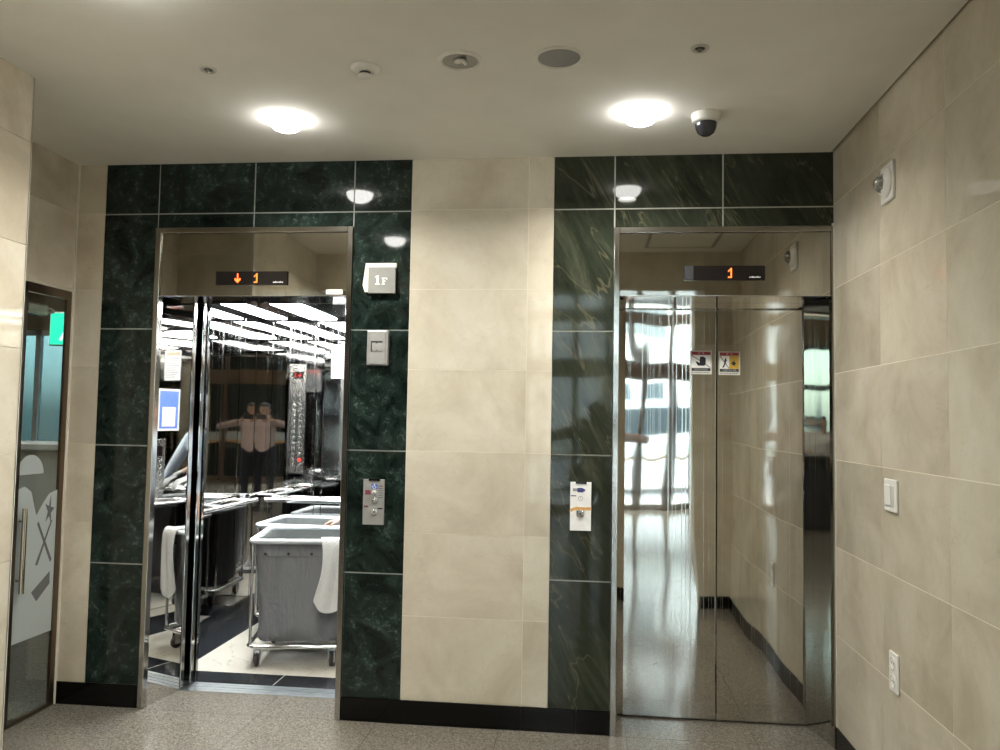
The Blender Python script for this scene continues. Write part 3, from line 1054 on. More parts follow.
# ------------------------------------------------------------------ lift car on the left
CX0, CX1, CY0, CY1, CH = -2.53, -0.90, 0.455, 2.02, 2.20
car = thing('elevator_car', 'mirror lined elevator car behind the open doors', 'elevator car', (-1.7, 0.6, 0))
b = MB()
b.box(CX0 + 0.21, CX1 - 0.21, 0.609, CY1 - 0.18, -0.04, 0.0, 0)
b.build('floor_panel', ['cream'], car)
b = MB()
seams = [CX0, -2.32, -1.72, -1.12, CX1]
for x0, x1 in ((CX0, -1.701), (-1.696, CX1)):
    b.box(x0, x1, 0.427, 0.6075, -0.04, 0.0005, 0)
b.box(CX0, CX0 + 0.2085, 0.609, CY1, -0.04, 0.0005, 0); b.box(CX1 - 0.2085, CX1, 0.609, CY1, -0.04, 0.0005, 0)
b.box(CX0 + 0.21, CX1 - 0.21, CY1 - 0.1785, CY1, -0.04, 0.0005, 0)
b.build('floor_border', ['black_granite'], car)
b = MB(); b.box(-1.7005, -1.6965, 0.428, 0.607, -0.03, 0.0004, 0); b.build('joint', ['sealant'], car)
SKEW = 0.42
# walls as three mirror panels each
def car_panels_x(y, yb, mats, splits):
    for (x0, x1), mt in zip(splits, mats):
        b = MB(); b.box(x0 + 0.0015, x1 - 0.0015, y, yb, 0.02, CH, 0, 0.0012); b.build('wall_panel', [mt], car)
def car_panels_y(x, xb, mats, splits):
    for (y0, y1), mt in zip(splits, mats):
        b = MB(); b.box(min(x, xb), max(x, xb), y0 + 0.0015, y1 - 0.0015, 0.02, CH, 0, 0.0012)
        if x < -2:
            b.xform(Matrix.Translation((x, CY1, 0)) @ Matrix.Rotation(math.radians(SKEW), 4, 'Z') @ Matrix.Translation((-x, -CY1, 0)))
        b.build('wall_panel', [mt], car)
car_panels_x(CY1, CY1 + 0.02, ['mir_car', 'mir_car_x', 'mir_car', 'mir_car_x', 'mir_car'],
             [(CX0, -2.40), (-2.40, -2.045), (-2.045, -1.99), (-1.99, -1.36), (-1.36, CX1)])
car_panels_y(CX0, CX0 - 0.02, ['mir_car_y', 'mir_car_y', 'mir_car'], [(CY0, 1.15), (1.15, 1.80), (1.80, CY1)])
car_panels_y(CX1, CX1 + 0.02, ['mir_car_y', 'mir_car', 'mir_car_y'], [(CY0, 1.05), (1.05, 1.55), (1.55, CY1)])
for x0, x1 in ((CX0, LI0 + 0.012), (LI1 - 0.012, CX1)):
    b = MB(); b.box(x0, x1, 0.430, CY0, 0.001, CH, 0, 0.001); b.build('front_return', ['mir_front'], car)
b = MB(); b.box(LI0 + 0.012, LI1 - 0.012, 0.430, CY0, TRB + 0.02, CH, 0, 0.001); b.build('header', ['mir_front'], car)
b = MB(); b.box(CX0 - 0.02, CX1 + 0.02, 0.430, CY1 + 0.02, CH + 0.02, CH + 0.06, 0)
b.build('ceiling_panel', ['dark_panel'], car)
for x0, x1 in ((-2.43, -2.28), (-2.09, -1.89), (-1.55, -1.37)):
    b = MB(); b.box(x0, x1, CY0 + 0.13, CY1 - 0.04, CH + 0.014, CH + 0.022, 0, 0.002); b.build('light_panel', ['car_light'], car)
b = MB()          # skirting of the car
b.box(CX0, CX0 + 0.008, CY0, CY1, 0, 0.11, 0); b.box(CX1 - 0.008, CX1, CY0, CY1, 0, 0.11, 0); b.box(CX0, CX1, CY1 - 0.008, CY1, 0, 0.11, 0)
b.build('skirting', ['mir_rev'], car)
b = MB()
HZ = 0.85
def rail(p, q):
    b.tube([p, q], 0.019, 14)
rail((CX0 + 0.085, 0.74, HZ), (CX0 + 0.085, 1.90, HZ)); rail((CX0 + 0.14, CY1 - 0.085, HZ), (CX1 - 0.14, CY1 - 0.085, HZ)); rail((CX1 - 0.085, 0.74, HZ), (CX1 - 0.085, 1.90, HZ))
for y in (0.85, 1.35, 1.80):
    rail((CX0, y, HZ), (CX0 + 0.085, y, HZ)); rail((CX1, y, HZ), (CX1 - 0.085, y, HZ))
for x in (-2.33, -1.72, -1.10):
    rail((x, CY1, HZ), (x, CY1 - 0.085, HZ))
b.build('handrail', ['chrome'], car)

# button panels of the car
ARR = []
def cop(axis, cen, z0, z1, lit, rows):
    """axis 'y': on the front return facing the back; axis 'x': on the side wall facing left"""
    pb, lb, db = MB(), MB(), MB()
    ks = []
    def nk():
        ks.append(MB()); return ks[-1]
    if axis == 'y':
        x0, x1, y = cen - 0.075, cen + 0.075, CY0
        pb.box(x0, x1, y, y + 0.006, z0, z1, 0, 0.001)
        for j in range(rows):
            for i in range(2):
                z = z0 + 0.08 + j * 0.052; x = cen - 0.032 + 0.064 * i
                (lb if (i, j) == lit else nk()).lathe([(0.0, 0.013), (0.013, 0.012), (0.017, 0.006)], (x, y, z), 'y', 16, 0, True, True)
        db.box(cen - 0.05, cen + 0.05, y + 0.006, y + 0.009, z1 - 0.14, z1 - 0.07, 0)
        led = MB(); dots(led, ONE, cen + 0.010, z1 - 0.082, 0.005, y + 0.009, y + 0.0105)
        arr = MB(); dots(arr, ARROW, cen - 0.035, z1 - 0.082, 0.005, y + 0.009, y + 0.0105); ARR.append(arr)
    else:
        y0, y1, x = cen - 0.075, cen + 0.075, CX1
        pb.box(x - 0.006, x, y0, y1, z0, z1, 0, 0.001)
        for j in range(rows):
            for i in range(2):
                z = z0 + 0.07 + j * 0.052; yy = cen - 0.032 + 0.064 * i
                (lb if (i, j) == lit else nk()).lathe([(0.017, -0.006), (0.013, -0.012), (0.0, -0.013)], (x, yy, z), 'x', 16, 0, True, True)
        db.box(x - 0.009, x - 0.006, cen - 0.05, cen + 0.05, z1 - 0.12, z1 - 0.05, 0)
        led = MB()
        for j, r in enumerate(ONE):
            for i, ch in enumerate(r):
                if ch == '#':
                    led.box(x - 0.0105, x - 0.009, cen - i * 0.005, cen - (i + 1) * 0.005, z1 - 0.065 - (j + 1) * 0.005, z1 - 0.065 - j * 0.005, 0)
    p = pb.build('button_panel', ['satin'], car)
    while ARR:
        ARR.pop().build('panel_arrow', ['led_red'], p)
    for kb in ks:
        kb.build('button', ['chrome'], p)
    lb.build('lit_button', ['led_red'], p, label='button lit red')
    d = db.build('panel_display', ['black_plastic'], p)
    led.build('panel_digits', ['led_red'], p)
cop('y', -2.27, 0.93, 1.98, (0, 1), 12)
cop('x', 1.10, 0.88, 1.30, (0, 1), 5)

# notices inside the car
n1 = MB(); N0 = -1.935
n1.box(N0, N0 + 0.19, CY1 - 0.004, CY1 - 0.0015, 1.77, 2.03, 0)
n1.box(N0 + 0.012, N0 + 0.178, CY1 - 0.0046, CY1 - 0.004, 1.985, 2.015, 1)
for k in range(9):
    n1.box(N0 + 0.015, N0 + 0.17 - 0.02 * (k % 3), CY1 - 0.0046, CY1 - 0.004, 1.955 - 0.02 * k, 1.962 - 0.02 * k, 2)
tag(n1.build('notice', ['notice_paper', 'red_text', 'grey_ink'], loc=(-1.84, CY1, 1.9)), 'white notice with a red heading on the back wall inside the open elevator', 'notice')
n2 = MB(); n2.box(CX1 - 0.004, CX1 - 0.0015, 1.10, 1.29, 1.36, 1.66, 0)
n2.box(CX1 - 0.0046, CX1 - 0.004, 1.113, 1.277, 1.375, 1.645, 1)
n2.box(CX1 - 0.0052, CX1 - 0.0046, 1.135, 1.255, 1.39, 1.53, 0)
tag(n2.build('poster', ['sticker', 'blue_ink'], loc=(CX1, 1.4, 1.5)), 'blue and white poster inside the elevator, mirrored in the steel beside the open doorway', 'poster')
n3 = MB(); n3.box(CX1 - 0.004, CX1 - 0.0015, 0.90, 1.07, 1.36, 1.66, 0)
for k in range(8):
    n3.box(CX1 - 0.0046, CX1 - 0.004, 0.92, 1.05 - 0.02 * (k % 2), 1.40 + 0.028 * k, 1.412 + 0.028 * k, 1)
tag(n3.build('poster', ['paper', 'grey_ink'], loc=(CX1, 1.7, 1.5)), 'plain white poster inside the elevator, next to the blue and white one', 'poster')

# ------------------------------------------------------------------ laundry carts
def cart(name, label, x0, x1, y0, y1, H):
    t = thing(name, label, 'laundry cart', ((x0 + x1) / 2, (y0 + y1) / 2, 0), 'laundry carts in the elevator')
    r = 0.0125
    def loop(z, inset, rc, n=6):
        a0, a1, c0, c1 = x0 + inset, x1 - inset, y0 + inset, y1 - inset
        pts = []
        for cx, cy, s in ((a1 - rc, c1 - rc, 0), (a0 + rc, c1 - rc, 90), (a0 + rc, c0 + rc, 180), (a1 - rc, c0 + rc, 270)):
            for i in range(n + 1):
                a = math.radians(s + 90 * i / n)
                pts.append((cx + rc * math.cos(a), cy + rc * math.sin(a), z))
        return pts
    b = MB(); b.tube(loop(0.125, 0.0, 0.05), r, 10, 0, True)
    b.tube([(x0 + 0.02, (y0 + y1) / 2, 0.125), (x1 - 0.02, (y0 + y1) / 2, 0.125)], r * 0.8, 8)
    b.build('base_frame', ['chrome'], t)
    for px, py in ((x0 + 0.014, y0 + 0.014), (x1 - 0.014, y0 + 0.014), (x0 + 0.014, y1 - 0.014), (x1 - 0.014, y1 - 0.014)):
        b = MB(); b.tube([(px, py, 0.125), (px, py, H - 0.01)], 0.009, 10); b.build('post', ['chrome'], t)
    b = MB(); b.tube(loop(H, 0.0, 0.045), 0.016, 12, 0, True); b.build('top_rim', ['rim_vinyl'], t)
    # bag: wall of cloth, open on top, with folds
    b = MB()
    def ring(z, inset, amp):
        pts = loop(z, inset, 0.06, 5)
        out = []
        seg = 7
        m = len(pts)
        for i in range(m):
            p, q = Vector(pts[i]), Vector(pts[(i + 1) % m])
            L = (q - p).length
            k = seg if L > 0.1 else 1
            for j in range(k):
                out.append(p.lerp(q, j / k))
        res = []
        cxm, cym = (x0 + x1) / 2, (y0 + y1) / 2
        for i, v in enumerate(out):
            w = amp * (math.sin(v.x * 31 + z * 3) * math.sin(v.y * 27 + 1.7) + 0.6 * math.sin((v.x + v.y) * 19 + z * 9))
            d = Vector((v.x - cxm, v.y - cym, 0)).normalized()
            res.append(tuple(v + d * w))
        return res
    levels = [(H - 0.006, 0.016, 0.0), (H - 0.04, 0.018, 0.001), (H - 0.09, 0.019, 0.002), (H - 0.092, 0.024, 0.002), (H * 0.7, 0.030, 0.005), (H * 0.5, 0.034, 0.007), (H * 0.32, 0.036, 0.006), (0.17, 0.034, 0.003), (0.145, 0.05, 0.0)]
    rings = [ring(*l) for l in levels]
    n = len(rings[0])
    vs = [p for rg in rings for p in rg]
    fs = [(i * n + k, (i + 1) * n + k, (i + 1) * n + (k + 1) % n, i * n + (k + 1) % n) for i in range(len(rings) - 1) for k in range(n)]
    fs.append([(len(rings) - 1) * n + k for k in range(n)][::-1])
    b.add(vs, fs, 0, True)
    # lining
    inn = [ring(z, ins + 0.006, amp) for z, ins, amp in levels[:-1]] + [ring(0.155, 0.055, 0)]
    vs = [p for rg in inn for p in rg]
    fs = [(i * n + k, i * n + (k + 1) % n, (i + 1) * n + (k + 1) % n, (i + 1) * n + k) for i in range(len(inn) - 1) for k in range(n)]
    fs.append([(len(inn) - 1) * n + k for k in range(n)])
    b.add(vs, fs, 1, True)
    b.add([p for p in rings[0]] + [p for p in inn[0]], [(k, (k + 1) % n, n + (k + 1) % n, n + k) for k in range(n)], 0, True)
    bag = b.build('bag', ['canvas', 'bag_inside'], t)
    b = MB()
    for k in range(4):
        x = x0 + 0.085 + (x1 - x0 - 0.17) * k / 3
        for yy in (y0 + 0.016, y1 - 0.026):
            b = MB(); b.lathe([(0.0, -0.004), (0.007, -0.003), (0.009, 0.002)], (x, yy, H - 0.075), 'y', 12, 0)
            b.build('snap', ['dark_plastic'], bag)
    for px, py in ((x0 + 0.05, y0 + 0.045), (x1 - 0.09, y0 + 0.045), (x0 + 0.05, y1 - 0.045), (x1 - 0.09, y1 - 0.045)):
        b = MB()
        b.box(px - 0.018, px - 0.014, py - 0.02, py + 0.02, 0.03, 0.10, 0); b.box(px + 0.014, px + 0.018, py - 0.02, py + 0.02, 0.03, 0.10, 0)
        b.box(px - 0.018, px + 0.018, py - 0.022, py + 0.022, 0.098, 0.113, 0)
        c = b.build('caster', ['satin'], t)
        b = MB(); b.lathe([(0.0, -0.012), (0.030, -0.012), (0.0385, -0.007), (0.0385, 0.007), (0.030, 0.012), (0.0, 0.012)], (px, py, 0.0392), 'x', 24, 0)
        b.lathe([(0.0, -0.0135), (0.014, -0.013), (0.014, 0.013), (0.0, 0.0135)], (px, py, 0.0392), 'x', 16, 1)
        b.build('wheel', ['rubber', 'red_hub'], c)
    return t


cartA = cart('laundry_cart', 'grey canvas laundry cart at the elevator front, white cloth over its rim', -2.0245, -1.4495, 0.734, 1.334, 0.737)
cart('laundry_cart', 'second laundry cart behind, against the back wall of the elevator', -2.245, -1.640, 1.43, 1.96, 0.727)

# cloth over the rim of the front cart
b = MB()
prof = [(0.79, 0.60), (0.775, 0.68), (0.76, 0.740), (0.748, 0.757), (0.734, 0.760), (0.718, 0.752), (0.708, 0.72), (0.705, 0.66), (0.704, 0.58), (0.703, 0.50), (0.702, 0.43), (0.702, 0.385), (0.704, 0.365)]
nx = 14
vs, fs = [], []
for j, (y, z) in enumerate(prof):
    s = max(0.0, (j - 4) / (len(prof) - 5))
    w0 = -1.615 + (0.024 * math.sin(s * 2.2) if s < 0.5 else 0.022 - 0.055 * math.sin((s - 0.45) * 2.6))
    w1 = -1.462 - 0.01 * s
    for i in range(nx + 1):
        u = i / nx
        x = w0 + (w1 - w0) * u
        dz = -0.02 * math.sin(PI * u) * (s ** 3) * 2 if j > 8 else 0
        edge = 0.03 * (1 - min(1, u * 5)) * (1 if j >= 10 else 0)
        vs.append((x, y - 0.012 * s * (0.5 + 0.5 * math.sin(u * 13 + j * 0.35)), z + dz + edge))
for j in range(len(prof) - 1):
    for i in range(nx):
        a = j * (nx + 1) + i
        fs.append((a, a + nx + 1, a + nx + 2, a + 1))
b.add(vs, fs, 0, True)
tw = b.build('towel', ['towel'], loc=(-1.737, 1.034, 0))
cartA.rotation_euler.z = tw.rotation_euler.z = math.radians(11)
md = tw.modifiers.new('thickness', 'SOLIDIFY'); md.thickness = 0.006; md.offset = 1.0
md = tw.modifiers.new('smooth', 'SUBSURF'); md.levels = 1; md.render_levels = 2
tag(tw, 'white cloth hanging over the rim of the front laundry cart', 'towel')

# ------------------------------------------------------------------ things on the elevator wall
# floor number sign
sg = thing('floor_sign', 'square 1F floor sign on the green marble beside the open elevator', 'sign', (-1.03, 0, 2.17))
b = MB(); b.prism([(-1.110, 2.252), (-0.954, 2.252), (-0.954, 2.228), (-1.08, 2.215), (-1.085, 2.106), (-1.112, 2.106), (-1.124, 2.140)][::-1], 'y', -0.016, -0.0002, 0)
b.build('backing_plate', ['cream_plate'], sg)
b = MB(); b.box(-1.092, -0.954, -0.030, -0.0165, 2.098, 2.229, 0, 0.0015); pl8 = b.build('front_plate', ['grey_plate'], sg)
b = MB()
def sp(pts, mi=0):
    b.prism([(-1.092 + 0.138 * u, 2.098 + 0.131 * v) for u, v in pts], 'y', -0.0312, -0.030, mi)
sp([(0.255, 0.33), (0.435, 0.33), (0.435, 0.365), (0.385, 0.375), (0.385, 0.68), (0.335, 0.68), (0.255, 0.635), (0.255, 0.605), (0.31, 0.605), (0.31, 0.375), (0.255, 0.365)])
sp([(0.50, 0.33), (0.625, 0.33), (0.625, 0.36), (0.59, 0.365), (0.59, 0.44), (0.645, 0.44), (0.645, 0.475), (0.59, 0.475), (0.59, 0.555), (0.665, 0.555), (0.675, 0.51), (0.70, 0.51), (0.70, 0.59), (0.50, 0.59), (0.50, 0.56), (0.535, 0.555), (0.535, 0.365), (0.50, 0.36)])
b.build('lettering', ['white_ink'], pl8)

# card reader
cr = thing('card_reader', 'grey box with a square window below the 1F sign', 'card reader', (-1.036, 0, 1.825))
b = MB(); b.box(-1.090, -0.984, -0.030, -0.0002, 1.738, 1.912, 0, 0.003); b.build('housing', ['brushed'], cr)
b = MB(); b.box(-1.079, -0.995, -0.034, -0.030, 1.744, 1.906, 0, 0.0015); b.build('front_plate', ['brushed'], cr)
b = MB()
b.box(-1.066, -1.010, -0.0362, -0.034, 1.806, 1.858, 0, 0.0008)
b.box(-1.066, -1.010, -0.0375, -0.0362, 1.850, 1.858, 1); b.box(-1.068, -1.062, -0.0375, -0.0362, 1.806, 1.858, 1)
b.lathe([(0, -0.0385), (0.005, -0.0375), (0.005, -0.036)], (-1.038, 0, 1.851), 'y', 12, 1)
b.lathe([(0, -0.0385), (0.003, -0.0375), (0.003, -0.036)], (-1.038, 0, 1.812), 'y', 12, 1)
b.build('window', ['grey_plastic', 'dark_plastic'], cr)


def call_panel(label, x0, x1, z0, z1, dark):
    t = thing('call_panel', label, 'call panel', ((x0 + x1) / 2, 0, z0))
    W, H = x1 - x0, z1 - z0
    b = MB(); b.box(x0, x1, -0.011, -0.0002, z0, z1, 0, 0.0015); pb = b.build('plate', ['brushed' if dark else 'bright_white'], t)
    def q(bb, u0, u1, v0, v1, mi=0, d=0.0006):
        bb.box(x0 + W * u0, x0 + W * u1, -0.011 - d, -0.011, z0 + H * v0, z0 + H * v1, mi)
    b = MB(); b.box(x0 + W * 0.25, x0 + W * 0.78, -0.014, -0.011, z1 - H * 0.035, z1 + 0.001, 0); b.build('top_slot', ['black_plastic'], t)
    b = MB()
    if dark:
        q(b, 0.38, 0.68, 0.79, 0.90, 0); q(b, 0.10, 0.36, 0.66, 0.76, 1)
        q(b, 0.10, 0.34, 0.80, 0.90, 3)
        for k in range(6):
            q(b, 0.72, 0.94, 0.845 - 0.05 * k, 0.862 - 0.05 * k, 2 if k else 1)
        q(b, 0.06, 0.70, 0.30, 0.395, 3); q(b, 0.70, 0.94, 0.345, 0.375, 4); q(b, 0.06, 0.25, 0.375, 0.42, 1)
        q(b, 0.08, 0.30, 0.53, 0.535, 2); q(b, 0.08, 0.30, 0.58, 0.585, 2); q(b, 0.08, 0.30, 0.48, 0.485, 2)
        b.build('printed_marks', ['blue_ink', 'maroon_ink', 'grey_ink', 'grey_plastic', 'black_ink'], pb)
        cx = x0 + W * 0.53
        # wheelchair mark
        b = MB()
        b.lathe([(0, -0.0128), (0.0030, -0.0125), (0.0030, -0.0116)], (cx, 0, z0 + H * 0.885), 'y', 12, 0)
        b.tube([(cx, -0.012, z0 + H * 0.875), (cx, -0.012, z0 + H * 0.845), (cx + 0.006, -0.012, z0 + H * 0.842), (cx + 0.009, -0.012, z0 + H * 0.82)], 0.0011, 6)
        b.tube([(cx - 0.001 + 0.008 * math.cos(a), -0.012, z0 + H * 0.832 + 0.008 * math.sin(a)) for a in [math.radians(120 + 20 * k) for k in range(12)]], 0.0010, 6)
        b.build('wheelchair_mark', ['white_ink'], pb)
        zs = ((0.715, 0.010, 1), (0.545, 0.0150, 0), (0.285, 0.0150, 0))
    else:
        q(b, 0.34, 0.62, 0.79, 0.88, 0); q(b, 0.62, 0.70, 0.81, 0.86, 0); q(b, 0.12, 0.34, 0.81, 0.87, 1)
        b.build('navy_mark', ['navy_ink', 'grey_plastic'], pb)
        b = MB(); q(b, 0.04, 0.28, 0.705, 0.725, 0); b.build('small_mark', ['navy_ink'], pb)
        b = MB()
        for (u0, u1, v0) in ((0.02, 0.12, 0.42), (0.12, 0.24, 0.44), (0.24, 0.40, 0.455), (0.40, 0.62, 0.45), (0.62, 0.78, 0.445), (0.78, 0.98, 0.455)):
            q(b, u0, u1, v0 - 0.03, v0 + 0.035, 2)
        b.build('orange_band', ['navy_ink', 'grey_plastic', 'orange_ink'], pb)
        cx = x0 + W * 0.49
        zs = ((0.665, 0.011, 2), (0.345, 0.0185, 0))
        b = MB()
        b.prism([(cx - 0.020, z0 + H * 0.42), (cx - 0.017, z0 + H * 0.28), (cx + 0.015, z0 + H * 0.28), (cx + 0.020, z0 + H * 0.42)], 'y', -0.016, -0.011, 0)
        b.build('button_mount', ['grey_plastic'], pb)
    for v, r, kind in zs:
        b = MB()
        c = (cx, 0, z0 + H * v)
        if kind == 2:
            b.lathe([(r, -0.0112), (r, -0.0122), (r * 0.86, -0.0122), (r * 0.86, -0.0112)], c, 'y', 28, 0)
            b.prism([(cx - 0.0008, c[2]), (cx + 0.0008, c[2]), (cx + 0.0008, c[2] + r * 0.7), (cx - 0.0008, c[2] + r * 0.7)], 'y', -0.0120, -0.0112, 0)
            b.build('clock_mark', ['grey_ink'], pb)
            continue
        b.lathe([(r * 0.0, -0.020), (r * 0.55, -0.0195), (r * 0.78, -0.0165), (r, -0.016), (r, -0.011)], c, 'y', 28, 0)
        bt = b.build('button', ['chrome' if kind == 0 else 'white_plastic'], t)
        a = MB(); s = r * 0.38
        if kind == 1:
            a.lathe([(0, -0.0207), (0.0030, -0.0205), (0.0030, -0.019)], c, 'y', 12, 0)
        else:
            up = 1 if v > 0.4 else -1
            a.prism([(cx - s, c[2] - up * s * 0.6), (cx + s, c[2] - up * s * 0.6), (cx, c[2] + up * s)][::up], 'y', -0.0207, -0.0192, 0)
        a.build('symbol', ['dark_plastic'], bt)
    return t


call_panel('steel call button panel with a blue wheelchair mark beside the open elevator', -1.095, -0.988, 0.951, 1.174, True)
call_panel('bright white call button panel with an orange band beside the closed elevator', -0.0745, 0.0265, 0.9535, 1.1855, False)

# ------------------------------------------------------------------ things on the side wall at the right
al = thing('strobe_alarm', 'square white emergency alarm light with a clear domed lens high on the side wall', 'alarm', (XR, -0.714, 2.418))
b = MB(); b.box(XR - 0.012, XR - 0.0002, -0.777, -0.650, 2.345, 2.492, 0, 0.003); b.build('plate', ['white_plastic'], al)
b = MB(); b.lathe([(0.058, -0.012), (0.058, -0.016), (0.045, -0.030), (0.036, -0.034), (0.0, -0.034)], (XR, -0.714, 2.418), 'x', 36, 0, True, True); b.build('bezel', ['white_plastic'], al)
b = MB(); b.lathe([(0.030, -0.034), (0.028, -0.044), (0.018, -0.056), (0.0, -0.060)], (XR, -0.714, 2.418), 'x', 30, 0, True, True); b.build('lens', ['lens_clear'], al)
b = MB()
for k in range(8):
    a = 2 * PI * k / 8
    b.tube([(XR - 0.034, -0.714 + 0.038 * math.cos(a), 2.418 + 0.038 * math.sin(a)), (XR - 0.050, -0.714 + 0.024 * math.cos(a), 2.418 + 0.024 * math.sin(a))], 0.003, 6)
b.build('lens_guard', ['grey_plastic'], al)

sw = thing('light_switch', 'white wall switch at waist height on the side wall', 'switch', (XR, -0.70, 1.215))
b = MB(); b.box(XR - 0.010, XR - 0.0002, -0.775, -0.650, 1.155, 1.278, 0, 0.004); b.build('plate', ['white_plastic'], sw)
b = MB(); b.box(XR - 0.014, XR - 0.009, -0.702, -0.662, 1.178, 1.256, 0, 0.002); b.build('rocker', ['white_plastic'], sw)
b = MB(); b.box(XR - 0.016, XR - 0.009, -0.728, -0.703, 1.178, 1.256, 0, 0.002); b.build('rocker', ['white_plastic'], sw)
b = MB(); b.box(XR - 0.0105, XR - 0.0095, -0.752, -0.732, 1.172, 1.252, 0); b.build('side_slot', ['sticker'], sw)

so = thing('wall_socket', 'white double power socket low on the side wall', 'socket', (XR, -0.725, 0.56))
b = MB(); b.box(XR - 0.010, XR - 0.0002, -0.768, -0.683, 0.490, 0.635, 0, 0.004); b.build('plate', ['white_plastic'], so)
for z in (0.597, 0.530):
    b = MB(); b.lathe([(0.024, -0.010), (0.024, -0.013), (0.021, -0.013), (0.019, -0.0102), (0.0, -0.0102)], (XR, -0.7255, z), 'x', 26, 0, True, True)
    for dy in (-0.009, 0.009):
        b.lathe([(0.0035, -0.0103), (0.0035, -0.0108), (0.0, -0.0108)], (XR, -0.7255 + dy, z), 'x', 10, 1, True, True)
    b.build('outlet', ['white_plastic', 'dark_plastic'], so)

# ------------------------------------------------------------------ things on the ceiling
def downlight(loc, label):
    x, y = loc
    t = thing('downlight', label, 'ceiling light', (x, y, CEIL), 'lit round lamps in the ceiling')
    b = MB(); b.lathe([(0.090, 0.0), (0.090, -0.002), (0.084, -0.0035), (0.0768, -0.003), (0.0768, 0.0)], (x, y, CEIL), 'z', 48, 0, True, True)
    b.build('trim_ring', ['white_plastic'], t)
    b = MB(); b.lathe([(0.0765, -0.002), (0.076, -0.012), (0.070, -0.028), (0.056, -0.043), (0.034, -0.053), (0.0, -0.057)], (x, y, CEIL), 'z', 40, 0, True, True)  # downward bulge stands in for the glow round a flat lens
    b.build('lens', ['lamp'], t)
    ld = bpy.data.lights.new('lamp_beam', 'AREA'); ld.shape = 'DISK'; ld.size = 0.10; ld.energy = 7.5; ld.color = (1.0, 0.97, 0.89); ld.spread = math.radians(150)
    lo = bpy.data.objects.new('lamp_beam', ld); COL.objects.link(lo); lo.parent = t; lo.location = (0, 0, -0.062)
    return t


d0 = downlight((-1.325, -0.580), 'lit round ceiling lamp above the open elevator')
dup(d0, (0.212, -0.562, CEIL), 'lit round ceiling lamp next to the security camera')
dup(d0, (-1.40, -1.76, CEIL), 'lit round ceiling lamp just above the top edge of the photo, nearer the viewer')

def recess(cx, cy, r, deep):
    """cut a real hole in the ceiling later"""
    HOLES.append((cx, cy, r, deep))
HOLES = []

# unlit recessed lamp
dl = thing('recessed_lamp', 'unlit recessed ceiling lamp with a coiled bulb inside', 'ceiling light', (-0.470, -1.100, CEIL))
b = MB(); b.lathe([(0.083, 0.0), (0.083, -0.004), (0.070, -0.009), (0.064, -0.004), (0.064, 0.0)], (-0.470, -1.100, CEIL), 'z', 48, 0, True, True); b.build('trim_ring', ['white_plastic'], dl)
b = MB(); b.lathe([(0.064, -0.003), (0.060, 0.030), (0.045, 0.056), (0.0, 0.058)], (-0.470, -1.100, CEIL), 'z', 40, 0, True, False); b.build('reflector', ['reflector'], dl)
b = MB()
b.tube([(-0.470 + 0.020 * math.cos(a * 0.5), -1.100 + 0.020 * math.sin(a * 0.5), CEIL + 0.036 - 0.0020 * a) for a in range(0, 26)], 0.0075, 8)
b.lathe([(0.022, 0.056), (0.022, 0.036), (0.0, 0.036)], (-0.470, -1.100, CEIL), 'z', 20, 0, True, True)
b.build('bulb', ['white_plastic'], dl)
HOLES.append((-0.470, -1.100, 0.0655))

sk = thing('ceiling_speaker', 'round grey ceiling speaker with a perforated grille', 'speaker', (-0.112, -1.100, CEIL))
b = MB(); b.lathe([(0.088, 0.0), (0.088, -0.004), (0.080, -0.008), (0.076, -0.004), (0.076, 0.0)], (-0.112, -1.100, CEIL), 'z', 48, 0, True, True); b.build('trim_ring', ['white_plastic'], sk)
b = MB(); b.lathe([(0.0765, -0.0035), (0.050, -0.0050), (0.0, -0.0056)], (-0.112, -1.100, CEIL), 'z', 48, 0, True, True); b.build('grille', ['speaker_mesh'], sk)

sd = thing('smoke_detector', 'white smoke detector with a dark slotted neck on the ceiling', 'smoke detector', (-0.835, -1.065, CEIL))
c = (-0.835, -1.065, CEIL)
b = MB(); b.lathe([(0.054, 0.0), (0.054, -0.006), (0.048, -0.014), (0.030, -0.020), (0.0, -0.020)], c, 'z', 40, 0, True, True); b.build('base', ['white_plastic'], sd)
b = MB(); b.lathe([(0.021, -0.020), (0.021, -0.030), (0.0, -0.030)], c, 'z', 30, 0, True, True); b.build('slotted_neck', ['dark_plastic'], sd)
b = MB(); b.lathe([(0.0, -0.0299), (0.026, -0.030), (0.025, -0.037), (0.016, -0.042), (0.0, -0.043)], c, 'z', 30, 0, True, True); b.build('cap', ['white_plastic'], sd)

def sprinkler(label, x, y):
    t = thing('sprinkler_head', label, 'sprinkler', (x, y, CEIL), 'concealed sprinklers in the ceiling')
    b = MB(); b.lathe([(0.033, 0.002), (0.033, -0.003), (0.027, -0.007), (0.019, -0.004), (0.017, 0.002)], (x, y, CEIL), 'z', 32, 0, True, True); b.build('escutcheon', ['sticker'], t)
    b = MB(); b.lathe([(0.017, -0.0025), (0.013, -0.003), (0.0, -0.0035)], (x, y, CEIL), 'z', 24, 0, True, True); b.build('recess', ['dark_plastic'], t)
    b = MB(); b.lathe([(0.0095, -0.003), (0.0095, -0.010), (0.004, -0.013), (0.0, -0.013)], (x, y, CEIL), 'z', 18, 0, True, True); b.build('deflector', ['satin'], t)
    return t
s0 = sprinkler('small round sprinkler in the ceiling between the near wall and the smoke detector', -1.434, -1.092)
dup(s0, (0.378, -1.136, CEIL), 'small round sprinkler in the ceiling nearer the viewer than the security camera')

